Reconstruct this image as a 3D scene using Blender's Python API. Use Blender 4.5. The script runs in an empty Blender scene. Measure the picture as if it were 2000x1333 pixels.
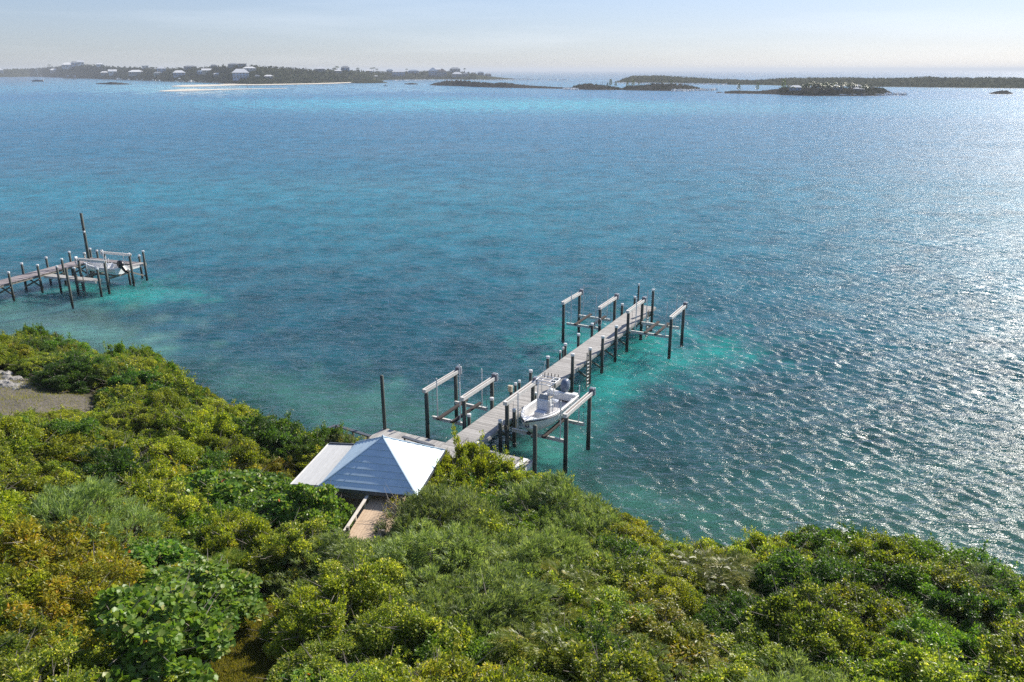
import bpy, math, random
import numpy as np
from mathutils import Vector, Matrix
R = math.radians
random.seed(7)
RNG = np.random.default_rng(11)
scene = bpy.context.scene
COL = scene.collection

# ------------------------------------------------------------------ camera
CAM_H = 24.5
FPX, IW, IH, HZ = 1580.0, 2000.0, 1333.0, 137.0
PITCH = math.atan((IH / 2 - HZ) / FPX)
cam_d = bpy.data.cameras.new('camera'); cam = bpy.data.objects.new('camera', cam_d); COL.objects.link(cam)
cam_d.sensor_width = 36.0; cam_d.lens = 36.0 * FPX / IW
cam_d.clip_start = 0.5; cam_d.clip_end = 80000
cam.location = (0, 0, CAM_H)
cam.rotation_euler = (R(90) - PITCH, 0, 0)
cam.rotation_euler = (Matrix.Rotation(R(0.06), 3, Vector((0, 1, 0))) @ cam.rotation_euler.to_matrix()).to_euler()
scene.camera = cam

# ------------------------------------------------------------------ sky, sun, exposure
SUN_AZ, SUN_EL = R(42), R(32)
world = bpy.data.worlds.new('World'); scene.world = world; world.use_nodes = True
wn, wl = world.node_tree.nodes, world.node_tree.links
bgn = wn['Background']
sky = wn.new('ShaderNodeTexSky'); sky.sky_type = 'NISHITA'; sky.sun_disc = False
sky.sun_elevation = SUN_EL; sky.sun_rotation = SUN_AZ
sky.altitude = 0; sky.air_density = 1.0; sky.dust_density = 0.35; sky.ozone_density = 3.0
gm = wn.new('ShaderNodeGamma'); gm.inputs['Gamma'].default_value = 0.66          # thin high haze evens out the clear-sky gradient
ti = wn.new('ShaderNodeMix'); ti.data_type = 'RGBA'; ti.blend_type = 'MULTIPLY'; ti.inputs['Factor'].default_value = 1.0; ti.inputs['B'].default_value = (0.85, 0.925, 1.16, 1)
wl.new(sky.outputs['Color'], gm.inputs['Color']); wl.new(gm.outputs['Color'], ti.inputs['A']); 
wtc = wn.new('ShaderNodeTexCoord'); wmp = wn.new('ShaderNodeMapping'); wmp.inputs['Scale'].default_value = (2.2, 2.2, 26.0); wno = wn.new('ShaderNodeTexNoise'); wno.inputs['Scale'].default_value = 1.6; wno.inputs['Detail'].default_value = 7
wrp = wn.new('ShaderNodeMapRange'); wrp.inputs['From Min'].default_value = 0.48; wrp.inputs['From Max'].default_value = 0.78; wrp.inputs['To Max'].default_value = 0.14     # faint cirrus over the whole sky
wmx = wn.new('ShaderNodeMix'); wmx.data_type = 'RGBA'; wmx.inputs['B'].default_value = (6.6, 6.9, 7.3, 1)
wl.new(wtc.outputs['Generated'], wmp.inputs['Vector']); wl.new(wmp.outputs[0], wno.inputs['Vector']); wl.new(wno.outputs['Fac'], wrp.inputs['Value']); wl.new(wrp.outputs[0], wmx.inputs['Factor']); wl.new(ti.outputs['Result'], wmx.inputs['A']); wl.new(wmx.outputs['Result'], bgn.inputs['Color'])
bgn.inputs['Strength'].default_value = 0.123
sun_d = bpy.data.lights.new('sun', 'SUN'); sun_d.energy = 5.0; sun_d.angle = R(0.53); sun_d.color = (1.0, 0.93, 0.82)
sun = bpy.data.objects.new('sun', sun_d); COL.objects.link(sun)
SUNV = Vector((math.sin(SUN_AZ) * math.cos(SUN_EL), math.cos(SUN_AZ) * math.cos(SUN_EL), math.sin(SUN_EL)))
sun.rotation_euler = SUNV.to_track_quat('Z', 'Y').to_euler()
sun.location = (60, 60, 80)
vs = scene.view_settings
vs.view_transform = 'Standard'; vs.look = 'None'; vs.gamma = 1.0; vs.exposure = 0.70; vs.use_curve_mapping = False
cy = scene.cycles
cy.use_denoising = False
cy.max_bounces = 6; cy.diffuse_bounces = 2; cy.glossy_bounces = 3; cy.transmission_bounces = 4
cy.transparent_max_bounces = 8; cy.volume_bounces = 0
cy.sample_clamp_direct = 3.6; cy.sample_clamp_indirect = 4.0
cy.caustics_reflective = False; cy.caustics_refractive = False

# ------------------------------------------------------------------ pixel helpers (used only to work out where things stand)
cp, sp_ = math.cos(PITCH), math.sin(PITCH)
def at(u, v, z=0.0):
    a = (u - IW / 2) / FPX; b = -(v - IH / 2) / FPX
    y = cp + b * sp_; zz = -sp_ + b * cp
    t = (z - CAM_H) / zz
    return a * t, y * t
def proj(x, y, z):
    zc = z - CAM_H
    d = y * cp - zc * sp_; up = y * sp_ + zc * cp
    return IW / 2 + FPX * x / d, IH / 2 - FPX * up / d

# ------------------------------------------------------------------ node helpers
def mat(name):
    m = bpy.data.materials.new(name); m.use_nodes = True
    nt = m.node_tree; nt.nodes.clear()
    out = nt.nodes.new('ShaderNodeOutputMaterial')
    return m, nt, out
def N(nt, typ, **kw):
    n = nt.nodes.new(typ)
    for k, v in kw.items():
        if k.startswith('i_'):
            key = k[2:]
            n.inputs[int(key) if key.isdigit() else key.replace('_', ' ')].default_value = v
        else: setattr(n, k, v)
    return n
def ramp(nt, stops, fac=None, interp='LINEAR'):
    n = nt.nodes.new('ShaderNodeValToRGB'); cr = n.color_ramp; cr.interpolation = interp
    while len(cr.elements) < len(stops): cr.elements.new(0.5)
    for e, (p, c) in zip(cr.elements, stops):
        e.position = p; e.color = (c[0], c[1], c[2], 1)
    if fac is not None: nt.links.new(fac, n.inputs['Fac'])
    return n
def surf_mat(name, stops, scale=6.0, rough=0.6, bump=0.15, stretch=(1, 1, 1), spec=0.4, metal=0.0, objrand=0.0, coords='Object', detail=5.0, bdist=0.02):
    """noise-mottled principled surface: colour ramp over stretched noise, fine relief, optional per-object tint"""
    m, nt, out = mat(name)
    tc = N(nt, 'ShaderNodeTexCoord'); mp = N(nt, 'ShaderNodeMapping'); mp.inputs['Scale'].default_value = stretch
    nt.links.new(tc.outputs[coords], mp.inputs['Vector'])
    oi = N(nt, 'ShaderNodeObjectInfo')
    ad = N(nt, 'ShaderNodeVectorMath', operation='ADD')
    cb = N(nt, 'ShaderNodeCombineXYZ'); ml = N(nt, 'ShaderNodeMath', operation='MULTIPLY'); ml.inputs[1].default_value = 37.0
    nt.links.new(oi.outputs['Random'], ml.inputs[0]); nt.links.new(ml.outputs[0], cb.inputs[0]); nt.links.new(ml.outputs[0], cb.inputs[1])
    nt.links.new(mp.outputs[0], ad.inputs[0]); nt.links.new(cb.outputs[0], ad.inputs[1])
    no = N(nt, 'ShaderNodeTexNoise'); no.inputs['Scale'].default_value = scale; no.inputs['Detail'].default_value = detail; no.inputs['Roughness'].default_value = 0.62
    nt.links.new(ad.outputs[0], no.inputs['Vector'])
    rp = ramp(nt, stops, no.outputs['Fac'])
    col = rp.outputs['Color']
    if objrand:
        hs = N(nt, 'ShaderNodeHueSaturation')
        mr = N(nt, 'ShaderNodeMapRange'); mr.inputs['To Min'].default_value = 1 - objrand; mr.inputs['To Max'].default_value = 1 + objrand
        nt.links.new(oi.outputs['Random'], mr.inputs['Value']); nt.links.new(mr.outputs[0], hs.inputs['Value'])
        nt.links.new(col, hs.inputs['Color']); col = hs.outputs['Color']
    b = N(nt, 'ShaderNodeBsdfPrincipled'); b.inputs['Roughness'].default_value = rough; b.inputs['Metallic'].default_value = metal
    b.inputs['Specular IOR Level'].default_value = spec
    nt.links.new(col, b.inputs['Base Color'])
    if bump:
        bp = N(nt, 'ShaderNodeBump'); bp.inputs['Strength'].default_value = bump; bp.inputs['Distance'].default_value = bdist
        nt.links.new(no.outputs['Fac'], bp.inputs['Height']); nt.links.new(bp.outputs[0], b.inputs['Normal'])
    nt.links.new(b.outputs[0], out.inputs['Surface'])
    return m
def g(v, r=1.0, b=1.0): return (v * r, v, v * b)

M = {}
M['deck_wood'] = surf_mat('weathered_deck_wood', [(0.25, (0.23, 0.215, 0.20)), (0.55, (0.39, 0.375, 0.355)), (0.8, (0.52, 0.505, 0.48))], 3.0, 0.8, 0.3, (1.0, 14, 14), objrand=0.2)
M['deck_purple'] = surf_mat('old_dock_wood', [(0.25, (0.17, 0.145, 0.145)), (0.55, (0.29, 0.255, 0.255)), (0.8, (0.41, 0.37, 0.365))], 3.0, 0.8, 0.3, (1.0, 14, 14), objrand=0.28)
M['timber'] = surf_mat('grey_timber', [(0.25, (0.13, 0.115, 0.095)), (0.6, (0.25, 0.225, 0.19)), (0.85, (0.36, 0.33, 0.29))], 4.0, 0.85, 0.3, (3, 3, 3), objrand=0.12)
M['new_wood'] = surf_mat('tan_walkway_wood', [(0.25, (0.36, 0.25, 0.16)), (0.55, (0.52, 0.39, 0.27)), (0.8, (0.62, 0.50, 0.37))], 3.0, 0.75, 0.25, (14, 1, 14), objrand=0.12)
M['white_wood'] = surf_mat('white_painted_wood', [(0.3, (0.62, 0.60, 0.56)), (0.6, (0.78, 0.77, 0.74)), (0.85, (0.83, 0.82, 0.80))], 5.0, 0.6, 0.1, objrand=0.03)
M['roof_sky_tint'] = surf_mat('sky_tinted_white_roof', [(0.25, (0.42, 0.53, 0.62)), (0.5, (0.51, 0.645, 0.75)), (0.8, (0.55, 0.69, 0.79))], 1.4, 0.5, 0.08, (1, 1, 1), objrand=0.04)  # white paint with the blue of sky-lit shade mixed into its colour
M['roof_side'] = surf_mat('weathered_white_boards', [(0.25, (0.40, 0.405, 0.40)), (0.5, (0.50, 0.505, 0.50)), (0.8, (0.56, 0.56, 0.55))], 2.4, 0.7, 0.15, (8, 1, 1), objrand=0.08)
M['roof_edge'] = surf_mat('dark_roof_edge', [(0.3, (0.06, 0.07, 0.085)), (0.7, (0.12, 0.13, 0.15))], 6, 0.5, 0.1)
M['alu'] = surf_mat('painted_aluminium', [(0.25, (0.60, 0.57, 0.52)), (0.6, (0.72, 0.70, 0.66)), (0.85, (0.78, 0.77, 0.74))], 5.0, 0.45, 0.05, metal=0.0, objrand=0.05)
M['alu_grey'] = surf_mat('grey_galvanised_beam', [(0.25, (0.30, 0.31, 0.32)), (0.7, (0.44, 0.45, 0.46))], 4.0, 0.45, 0.1, metal=0.3)
M['shaft'] = surf_mat('rusty_winder_shaft', [(0.3, (0.22, 0.13, 0.10)), (0.7, (0.40, 0.30, 0.25))], 9.0, 0.7, 0.1)
M['bunk'] = surf_mat('dark_bunk_carpet', [(0.3, (0.030, 0.024, 0.022)), (0.7, (0.065, 0.052, 0.048))], 20.0, 0.95, 0.3)
M['pvc'] = surf_mat('white_plastic', [(0.3, (0.70, 0.70, 0.69)), (0.7, (0.80, 0.80, 0.79))], 8.0, 0.4, 0.03)
M['motor_grey'] = surf_mat('grey_gearbox', [(0.3, (0.12, 0.12, 0.14)), (0.7, (0.22, 0.22, 0.25))], 8.0, 0.5, 0.1)
M['cable'] = surf_mat('steel_cable', [(0.3, (0.16, 0.16, 0.16)), (0.7, (0.26, 0.26, 0.26))], 9.0, 0.5, 0.0, metal=0.5)
M['gelcoat'] = surf_mat('white_gelcoat', [(0.3, (0.74, 0.74, 0.73)), (0.7, (0.81, 0.81, 0.80))], 2.0, 0.25, 0.0, spec=0.5)
M['sole'] = surf_mat('pale_nonskid_sole', [(0.3, (0.56, 0.55, 0.56)), (0.7, (0.66, 0.65, 0.66))], 40.0, 0.7, 0.1)
M['navy'] = surf_mat('navy_stripe', [(0.3, (0.012, 0.018, 0.04)), (0.7, (0.02, 0.03, 0.06))], 5.0, 0.35, 0.0)
M['hull_blue'] = surf_mat('pale_grey_hull_bottom', [(0.3, (0.42, 0.45, 0.46)), (0.7, (0.54, 0.56, 0.57))], 5.0, 0.4, 0.0)
M['outboard_blue'] = surf_mat('slate_outboard_cowl', [(0.3, (0.10, 0.13, 0.19)), (0.7, (0.16, 0.20, 0.28))], 3.0, 0.3, 0.0)
M['outboard_black'] = surf_mat('black_outboard_cowl', [(0.3, (0.012, 0.012, 0.016)), (0.7, (0.03, 0.03, 0.036))], 3.0, 0.3, 0.0)
M['cushion'] = surf_mat('pale_vinyl_cushion', [(0.3, (0.50, 0.54, 0.62)), (0.7, (0.62, 0.65, 0.72))], 6.0, 0.5, 0.05)
M['tan_vinyl'] = surf_mat('tan_dash_cover', [(0.3, (0.48, 0.40, 0.28)), (0.7, (0.60, 0.52, 0.38))], 6.0, 0.6, 0.05)
M['black'] = surf_mat('black_rubber', [(0.3, (0.012, 0.012, 0.012)), (0.7, (0.03, 0.03, 0.03))], 9.0, 0.6, 0.0)
M['smoke'] = surf_mat('smoked_acrylic', [(0.3, (0.20, 0.23, 0.26)), (0.7, (0.26, 0.29, 0.32))], 3.0, 0.08, 0.0, spec=0.6)
M['pipe'] = surf_mat('anodised_pipe', [(0.3, (0.62, 0.63, 0.66)), (0.7, (0.74, 0.75, 0.78))], 6.0, 0.3, 0.0, metal=0.5)
M['rock'] = surf_mat('grey_limestone', [(0.2, (0.10, 0.095, 0.09)), (0.5, (0.26, 0.25, 0.235)), (0.8, (0.44, 0.42, 0.39))], 2.2, 0.9, 0.8, objrand=0.15, bdist=0.1)
M['dark_rock'] = surf_mat('dark_ironshore_rock', [(0.2, (0.018, 0.017, 0.016)), (0.5, (0.040, 0.038, 0.034)), (0.8, (0.085, 0.08, 0.07))], 0.25, 0.95, 0.6, coords='Object', bdist=0.5, spec=0.0)
M['bark'] = surf_mat('grey_bark', [(0.25, (0.10, 0.085, 0.07)), (0.6, (0.22, 0.195, 0.165)), (0.85, (0.36, 0.33, 0.29))], 9.0, 0.9, 0.3)
M['pale_twig'] = surf_mat('pale_dry_twig', [(0.25, (0.25, 0.22, 0.19)), (0.7, (0.46, 0.42, 0.37))], 9.0, 0.9, 0.2)
M['gravel'] = surf_mat('gravel', [(0.25, (0.05, 0.043, 0.037)), (0.5, (0.105, 0.093, 0.08)), (0.8, (0.19, 0.17, 0.145))], 7.0, 0.95, 0.8, coords='Object', detail=9, bdist=0.06)
M['soil'] = surf_mat('leaf_litter_soil', [(0.25, (0.022, 0.020, 0.012)), (0.55, (0.06, 0.055, 0.03)), (0.8, (0.12, 0.11, 0.06))], 3.0, 0.95, 0.8, detail=8, bdist=0.08)
M['sand'] = surf_mat('pale_beach_sand', [(0.2, (0.58, 0.51, 0.40)), (0.8, (0.74, 0.68, 0.57))], 0.05, 0.9, 0.2)
M['far_ground'] = surf_mat('scrubby_island_ground', [(0.3, (0.022, 0.027, 0.015)), (0.55, (0.045, 0.050, 0.028)), (0.8, (0.09, 0.088, 0.055))], 0.03, 0.95, 0.5, detail=9, bdist=2.0, spec=0.0)
M['window_dark'] = surf_mat('dark_window_glass', [(0.3, (0.03, 0.04, 0.05)), (0.7, (0.06, 0.07, 0.09))], 1.0, 0.1, 0.0, spec=0.6)
for nm, c in dict(w_white=(0.74, 0.74, 0.73), w_blue=(0.36, 0.47, 0.62), w_grey=(0.33, 0.36, 0.38), w_pink=(0.58, 0.42, 0.38), w_cream=(0.60, 0.56, 0.46), w_green=(0.30, 0.40, 0.36), r_white=(0.79, 0.79, 0.78), r_grey=(0.26, 0.28, 0.30), r_blue=(0.22, 0.28, 0.36), r_brown=(0.24, 0.18, 0.15)).items():
    M[nm] = surf_mat('far_' + nm[2:] + ('_wall' if nm[0] == 'w' else '_roof'), [(0.3, tuple(x * 0.88 for x in c)), (0.7, c)], 0.4, 0.6, 0.0)

# pile timber: green treated wood, dark weed band near the water line (a growth with a height of its own)
def pile_mat():
    m, nt, out = mat('treated_pile_timber')
    ge = N(nt, 'ShaderNodeNewGeometry'); sx = N(nt, 'ShaderNodeSeparateXYZ'); nt.links.new(ge.outputs['Position'], sx.inputs[0])
    no = N(nt, 'ShaderNodeTexNoise'); no.inputs['Scale'].default_value = 3.0; no.inputs['Detail'].default_value = 6
    mp = N(nt, 'ShaderNodeMapping'); mp.inputs['Scale'].default_value = (3, 3, 0.5); nt.links.new(ge.outputs['Position'], mp.inputs[0]); nt.links.new(mp.outputs[0], no.inputs['Vector'])
    rp = ramp(nt, [(0.25, (0.030, 0.038, 0.032)), (0.55, (0.065, 0.076, 0.064)), (0.8, (0.13, 0.135, 0.11))], no.outputs['Fac'])
    mr = N(nt, 'ShaderNodeMapRange'); mr.inputs['From Min'].default_value = 0.35; mr.inputs['From Max'].default_value = 1.3
    ad = N(nt, 'ShaderNodeMath', operation='MULTIPLY_ADD'); ad.inputs[1].default_value = 0.9; nt.links.new(no.outputs['Fac'], ad.inputs[0]); nt.links.new(sx.outputs['Z'], ad.inputs[2])
    mr.inputs['From Min'].default_value = 0.75; mr.inputs['From Max'].default_value = 1.6
    nt.links.new(ad.outputs[0], mr.inputs['Value'])
    mx = N(nt, 'ShaderNodeMix', data_type='RGBA'); mx.inputs['A'].default_value = (0.012, 0.016, 0.011, 1)
    nt.links.new(mr.outputs[0], mx.inputs['Factor']); nt.links.new(rp.outputs['Color'], mx.inputs['B'])
    b = N(nt, 'ShaderNodeBsdfPrincipled'); b.inputs['Roughness'].default_value = 0.8
    bp = N(nt, 'ShaderNodeBump'); bp.inputs['Strength'].default_value = 0.3; bp.inputs['Distance'].default_value = 0.03
    nt.links.new(no.outputs['Fac'], bp.inputs['Height']); nt.links.new(bp.outputs[0], b.inputs['Normal'])
    nt.links.new(mx.outputs['Result'], b.inputs['Base Color']); nt.links.new(b.outputs[0], out.inputs['Surface'])
    return m
M['pile'] = pile_mat()

def leaf_mat(name, stops, trans=0.45, rough=0.38, spec=0.28, hue_var=0.03, val_var=0.3):
    m, nt, out = mat(name)
    a = N(nt, 'ShaderNodeAttribute', attribute_name='rnd')
    rp = ramp(nt, stops, a.outputs['Fac'])
    oi = N(nt, 'ShaderNodeObjectInfo')
    hs = N(nt, 'ShaderNodeHueSaturation'); hs.inputs['Saturation'].default_value = 0.98
    mh = N(nt, 'ShaderNodeMapRange'); mh.inputs['To Min'].default_value = 0.5 - hue_var * 0.4; mh.inputs['To Max'].default_value = 0.5 + hue_var * 0.5
    nt.links.new(oi.outputs['Random'], mh.inputs['Value']); nt.links.new(mh.outputs[0], hs.inputs['Hue'])
    m7 = N(nt, 'ShaderNodeMath', operation='MULTIPLY'); m7.inputs[1].default_value = 7.31; nt.links.new(oi.outputs['Random'], m7.inputs[0])
    fr = N(nt, 'ShaderNodeMath', operation='FRACT'); nt.links.new(m7.outputs[0], fr.inputs[0])
    mv = N(nt, 'ShaderNodeMapRange'); mv.inputs['To Min'].default_value = 1 - val_var; mv.inputs['To Max'].default_value = 1 + val_var
    nt.links.new(fr.outputs[0], mv.inputs['Value']); nt.links.new(mv.outputs[0], hs.inputs['Value'])
    nt.links.new(rp.outputs['Color'], hs.inputs['Color'])
    b = N(nt, 'ShaderNodeBsdfPrincipled'); b.inputs['Roughness'].default_value = rough; b.inputs['Specular IOR Level'].default_value = spec
    nt.links.new(hs.outputs['Color'], b.inputs['Base Color'])
    tr = N(nt, 'ShaderNodeBsdfTranslucent')
    mu = N(nt, 'ShaderNodeMix', data_type='RGBA', blend_type='MULTIPLY'); mu.inputs['Factor'].default_value = 1.0; mu.inputs['B'].default_value = (2.0, 2.0, 0.8, 1)
    nt.links.new(hs.outputs['Color'], mu.inputs['A']); nt.links.new(mu.outputs['Result'], tr.inputs['Color'])
    ms = N(nt, 'ShaderNodeMixShader'); ms.inputs['Fac'].default_value = trans
    nt.links.new(b.outputs[0], ms.inputs[1]); nt.links.new(tr.outputs[0], ms.inputs[2]); nt.links.new(ms.outputs[0], out.inputs['Surface'])
    return m
LEAF = {
 'glossy': leaf_mat('glossy_green_leaf', [(0.0, (0.055, 0.098, 0.011)), (0.45, (0.145, 0.20, 0.022)), (0.8, (0.29, 0.32, 0.038)), (0.93, (0.44, 0.45, 0.08)), (1.0, (0.56, 0.52, 0.15))]),
 'yellow': leaf_mat('yellow_green_leaf', [(0.0, (0.082, 0.12, 0.011)), (0.4, (0.185, 0.225, 0.018)), (0.8, (0.32, 0.34, 0.028)), (0.96, (0.44, 0.41, 0.05)), (1.0, (0.52, 0.40, 0.06))]),
 'dark': leaf_mat('dark_green_leaf', [(0.0, (0.032, 0.078, 0.014)), (0.5, (0.065, 0.13, 0.02)), (0.85, (0.12, 0.19, 0.028)), (1.0, (0.2, 0.24, 0.04))]),
 'silver': leaf_mat('silver_grey_leaf', [(0.0, (0.075, 0.105, 0.035)), (0.5, (0.15, 0.185, 0.07)), (1.0, (0.29, 0.31, 0.15))], 0.25, 0.5),
 'feather': leaf_mat('feathery_grey_green_leaf', [(0.0, (0.085, 0.13, 0.036)), (0.5, (0.165, 0.22, 0.075)), (1.0, (0.28, 0.33, 0.15))], 0.35, 0.5),
 'bright': leaf_mat('bright_green_leaf', [(0.0, (0.06, 0.13, 0.012)), (0.5, (0.11, 0.20, 0.018)), (1.0, (0.19, 0.26, 0.028))], 0.4),
 'gold': leaf_mat('golden_leaf', [(0.0, (0.11, 0.145, 0.012)), (0.45, (0.25, 0.25, 0.016)), (0.85, (0.42, 0.35, 0.02)), (1.0, (0.50, 0.29, 0.02))], 0.4),
 'grape': leaf_mat('sea_grape_leaf', [(0.0, (0.055, 0.12, 0.02)), (0.45, (0.12, 0.21, 0.03)), (0.8, (0.17, 0.225, 0.045)), (0.965, (0.30, 0.29, 0.075)), (0.985, (0.42, 0.16, 0.035)), (1.0, (0.45, 0.07, 0.03))], 0.35, 0.4),
 'palm': leaf_mat('palm_frond_leaf', [(0.0, (0.03, 0.06, 0.018)), (1.0, (0.09, 0.125, 0.04))], 0.3),
 'far': leaf_mat('far_scrub_leaf', [(0.0, (0.020, 0.030, 0.012)), (0.5, (0.040, 0.052, 0.022)), (1.0, (0.07, 0.08, 0.036))], 0.12, 0.9, 0.0, 0.01, 0.1),
 'grass': leaf_mat('sunlit_grass_blade', [(0.0, (0.10, 0.12, 0.015)), (0.5, (0.20, 0.19, 0.025)), (1.0, (0.34, 0.27, 0.06))], 0.35, 0.6),
}

# ------------------------------------------------------------------ mesh building
class MB:
    def __init__(s): s.v = []; s.f = []; s.smooth = False
    def add(s, vs, fs):
        o = len(s.v); s.v += [tuple(p) for p in vs]; s.f += [tuple(o + i for i in f) for f in fs]; return s
    def box(s, c, d, rz=0.0, top=(1, 1)):
        hx, hy, hz = d[0] / 2, d[1] / 2, d[2] / 2; ca, sa = math.cos(rz), math.sin(rz); vs = []
        for z, kx, ky in ((-hz, 1, 1), (hz, top[0], top[1])):
            for x, y in ((-hx, -hy), (hx, -hy), (hx, hy), (-hx, hy)):
                x *= kx; y *= ky; vs.append((c[0] + x * ca - y * sa, c[1] + x * sa + y * ca, c[2] + z))
        return s.add(vs, [(3, 2, 1, 0), (4, 5, 6, 7), (0, 1, 5, 4), (1, 2, 6, 5), (2, 3, 7, 6), (3, 0, 4, 7)])
    def bar(s, p, q, w, h, up=(0, 0, 1)):
        p, q = Vector(p), Vector(q); d = (q - p).normalized(); u = Vector(up)
        if abs(d.dot(u)) > 0.98: u = Vector((1, 0, 0))
        r = d.cross(u).normalized(); u = r.cross(d).normalized(); vs = []
        for e in (p, q):
            for a, b in ((-1, -1), (1, -1), (1, 1), (-1, 1)): vs.append(e + r * (a * w / 2) + u * (b * h / 2))
        return s.add(vs, [(3, 2, 1, 0), (4, 5, 6, 7), (0, 1, 5, 4), (1, 2, 6, 5), (2, 3, 7, 6), (3, 0, 4, 7)])
    def tube(s, pts, rad, n=8, cap=True):
        pts = [Vector(p) for p in pts]
        if not hasattr(rad, '__len__'): rad = [rad] * len(pts)
        vs = []; fs = []; ref = None
        for i, p in enumerate(pts):
            d = (pts[min(i + 1, len(pts) - 1)] - pts[max(i - 1, 0)])
            d = d.normalized() if d.length > 1e-9 else Vector((0, 0, 1))
            if ref is None: ref = Vector((1, 0, 0)) if abs(d.x) < 0.9 else Vector((0, 1, 0))
            a = d.cross(ref).normalized(); b = d.cross(a).normalized(); ref = -b if False else ref
            for k in range(n):
                t = 2 * math.pi * k / n; vs.append(p + a * (math.cos(t) * rad[i]) + b * (math.sin(t) * rad[i]))
        for i in range(len(pts) - 1):
            for k in range(n):
                k2 = (k + 1) % n; fs.append((i * n + k, i * n + k2, (i + 1) * n + k2, (i + 1) * n + k))
        if cap: fs.append(tuple(range(n - 1, -1, -1))); fs.append(tuple((len(pts) - 1) * n + k for k in range(n)))
        return s.add(vs, fs)
    def loft(s, rings, closed=False, caps=False):
        n = len(rings[0]); vs = [p for r in rings for p in r]; fs = []
        for i in range(len(rings) - 1):
            for k in range(n if closed else n - 1):
                k2 = (k + 1) % n; fs.append((i * n + k, i * n + k2, (i + 1) * n + k2, (i + 1) * n + k))
        if caps: fs.append(tuple(range(n - 1, -1, -1))); fs.append(tuple((len(rings) - 1) * n + k for k in range(n)))
        return s.add(vs, fs)
    def mesh(s, name, m):
        me = bpy.data.meshes.new(name); me.from_pydata([tuple(p) for p in s.v], [], s.f); me.materials.append(m)
        if s.smooth: me.polygons.foreach_set('use_smooth', [True] * len(me.polygons))
        me.update(); return me
    def build(s, name, m, parent=None, bevel=0.0, label=None):
        o = bpy.data.objects.new(name, s.mesh(name, m)); COL.objects.link(o)
        if parent is not None: o.parent = parent
        if bevel:
            b = o.modifiers.new('bevel', 'BEVEL'); b.width = bevel; b.segments = 2; b.limit_method = 'ANGLE'
        if label: o['label'] = label
        return o
def mesh_np(name, V, F, m, rnd=None, smooth=False, extra=None):
    """V (n,3) and F (k,3|4) arrays to a mesh; rnd and extra become point attributes"""
    me = bpy.data.meshes.new(name); V = np.asarray(V, np.float32); F = np.asarray(F, np.int32); c = F.shape[1]
    me.vertices.add(len(V)); me.vertices.foreach_set('co', V.ravel())
    me.loops.add(F.size); me.loops.foreach_set('vertex_index', F.ravel())
    me.polygons.add(len(F)); me.polygons.foreach_set('loop_start', np.arange(0, F.size, c, dtype=np.int32))
    me.polygons.foreach_set('loop_total', np.full(len(F), c, np.int32))
    if smooth: me.polygons.foreach_set('use_smooth', np.ones(len(F), bool))
    if rnd is not None:
        a = me.attributes.new('rnd', 'FLOAT', 'POINT'); a.data.foreach_set('value', np.asarray(rnd, np.float32))
    for k, arr in (extra or {}).items():
        arr = np.asarray(arr, np.float32)
        if arr.ndim == 1:
            a = me.attributes.new(k, 'FLOAT', 'POINT'); a.data.foreach_set('value', arr)
        else:
            a = me.attributes.new(k, 'FLOAT_COLOR', 'POINT'); a.data.foreach_set('color', np.c_[arr, np.ones(len(arr))].astype(np.float32).ravel())
    me.materials.append(m); me.update(calc_edges=True); return me
def put(name, me, parent=None, loc=(0, 0, 0), rot=(0, 0, 0), scale=(1, 1, 1)):
    o = bpy.data.objects.new(name, me); COL.objects.link(o); o.parent = parent
    o.location = loc; o.rotation_euler = rot; o.scale = scale; return o
def tag(o, label=None, cat=None, group=None, kind=None):
    if label: o['label'] = label
    if cat: o['category'] = cat
    if group: o['group'] = group
    if kind: o['kind'] = kind
    return o
def thing(name, label, cat, loc=(0, 0, 0), rz=0.0, group=None):
    o = bpy.data.objects.new(name, None); COL.objects.link(o); o.empty_display_size = 0.3
    o.location = loc; o.rotation_euler = (0, 0, rz); return tag(o, label, cat, group)

# ------------------------------------------------------------------ hillside terrain
SHX = np.array([-140, -90, -60, -44, -34, -29, -21.8, -14.6, -11.3, -3.1, 2, 5.6, 8.3, 11, 15.4, 20.1, 24, 30, 45, 70, 120.])
SHY = np.array([84, 74, 70, 68.6, 62.4, 60.4, 53.2, 48.4, 46.8, 43.8, 41, 38.6, 35.2, 35.0, 35.8, 34.4, 31.2, 27, 18, 2, -30.])
def wob(x, y, k=1.0):
    return (np.sin(x * 0.61 * k + 1.3) * np.cos(y * 0.53 * k + 0.4) + 0.6 * np.sin(x * 1.37 * k - y * 1.11 * k + 2.1) + 0.4 * np.cos(x * 2.3 * k + y * 2.9 * k))
def sm(a, b, x):
    t = np.clip((x - a) / (b - a), 0, 1); return t * t * (3 - 2 * t)
def inland(x, y): return (np.interp(x, SHX, SHY) - np.asarray(y)) * 0.86
def ground_z(x, y):
    d = inland(x, y)
    z = np.where(d > 0, 0.55 * (1 - np.exp(-np.maximum(d, 0) / 0.7)) + 0.235 * np.maximum(d, 0), 0.55 * d)
    z = np.maximum(z, -3.0) + 1.7 * sm(-17, -29, np.asarray(x, float)) * (1 - np.exp(-np.maximum(d, 0) / 1.6))
    return z + 0.10 * wob(np.asarray(x), np.asarray(y), 0.9) * np.clip(d, 0, 1)
def gz(x, y): return float(ground_z(np.array([x]), np.array([y]))[0])
def grid(x0, x1, y0, y1, st):
    xs = np.arange(x0, x1 + st / 2, st); ys = np.arange(y0, y1 + st / 2, st)
    X, Y = np.meshgrid(xs, ys); nx, ny = len(xs), len(ys)
    i = (np.arange(ny - 1)[:, None] * nx + np.arange(nx - 1)[None, :]).ravel()
    return X.ravel(), Y.ravel(), np.stack([i, i + 1, i + nx + 1, i + nx], 1)
X, Y, F = grid(-110, 90, -40, 80, 0.8)
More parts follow.
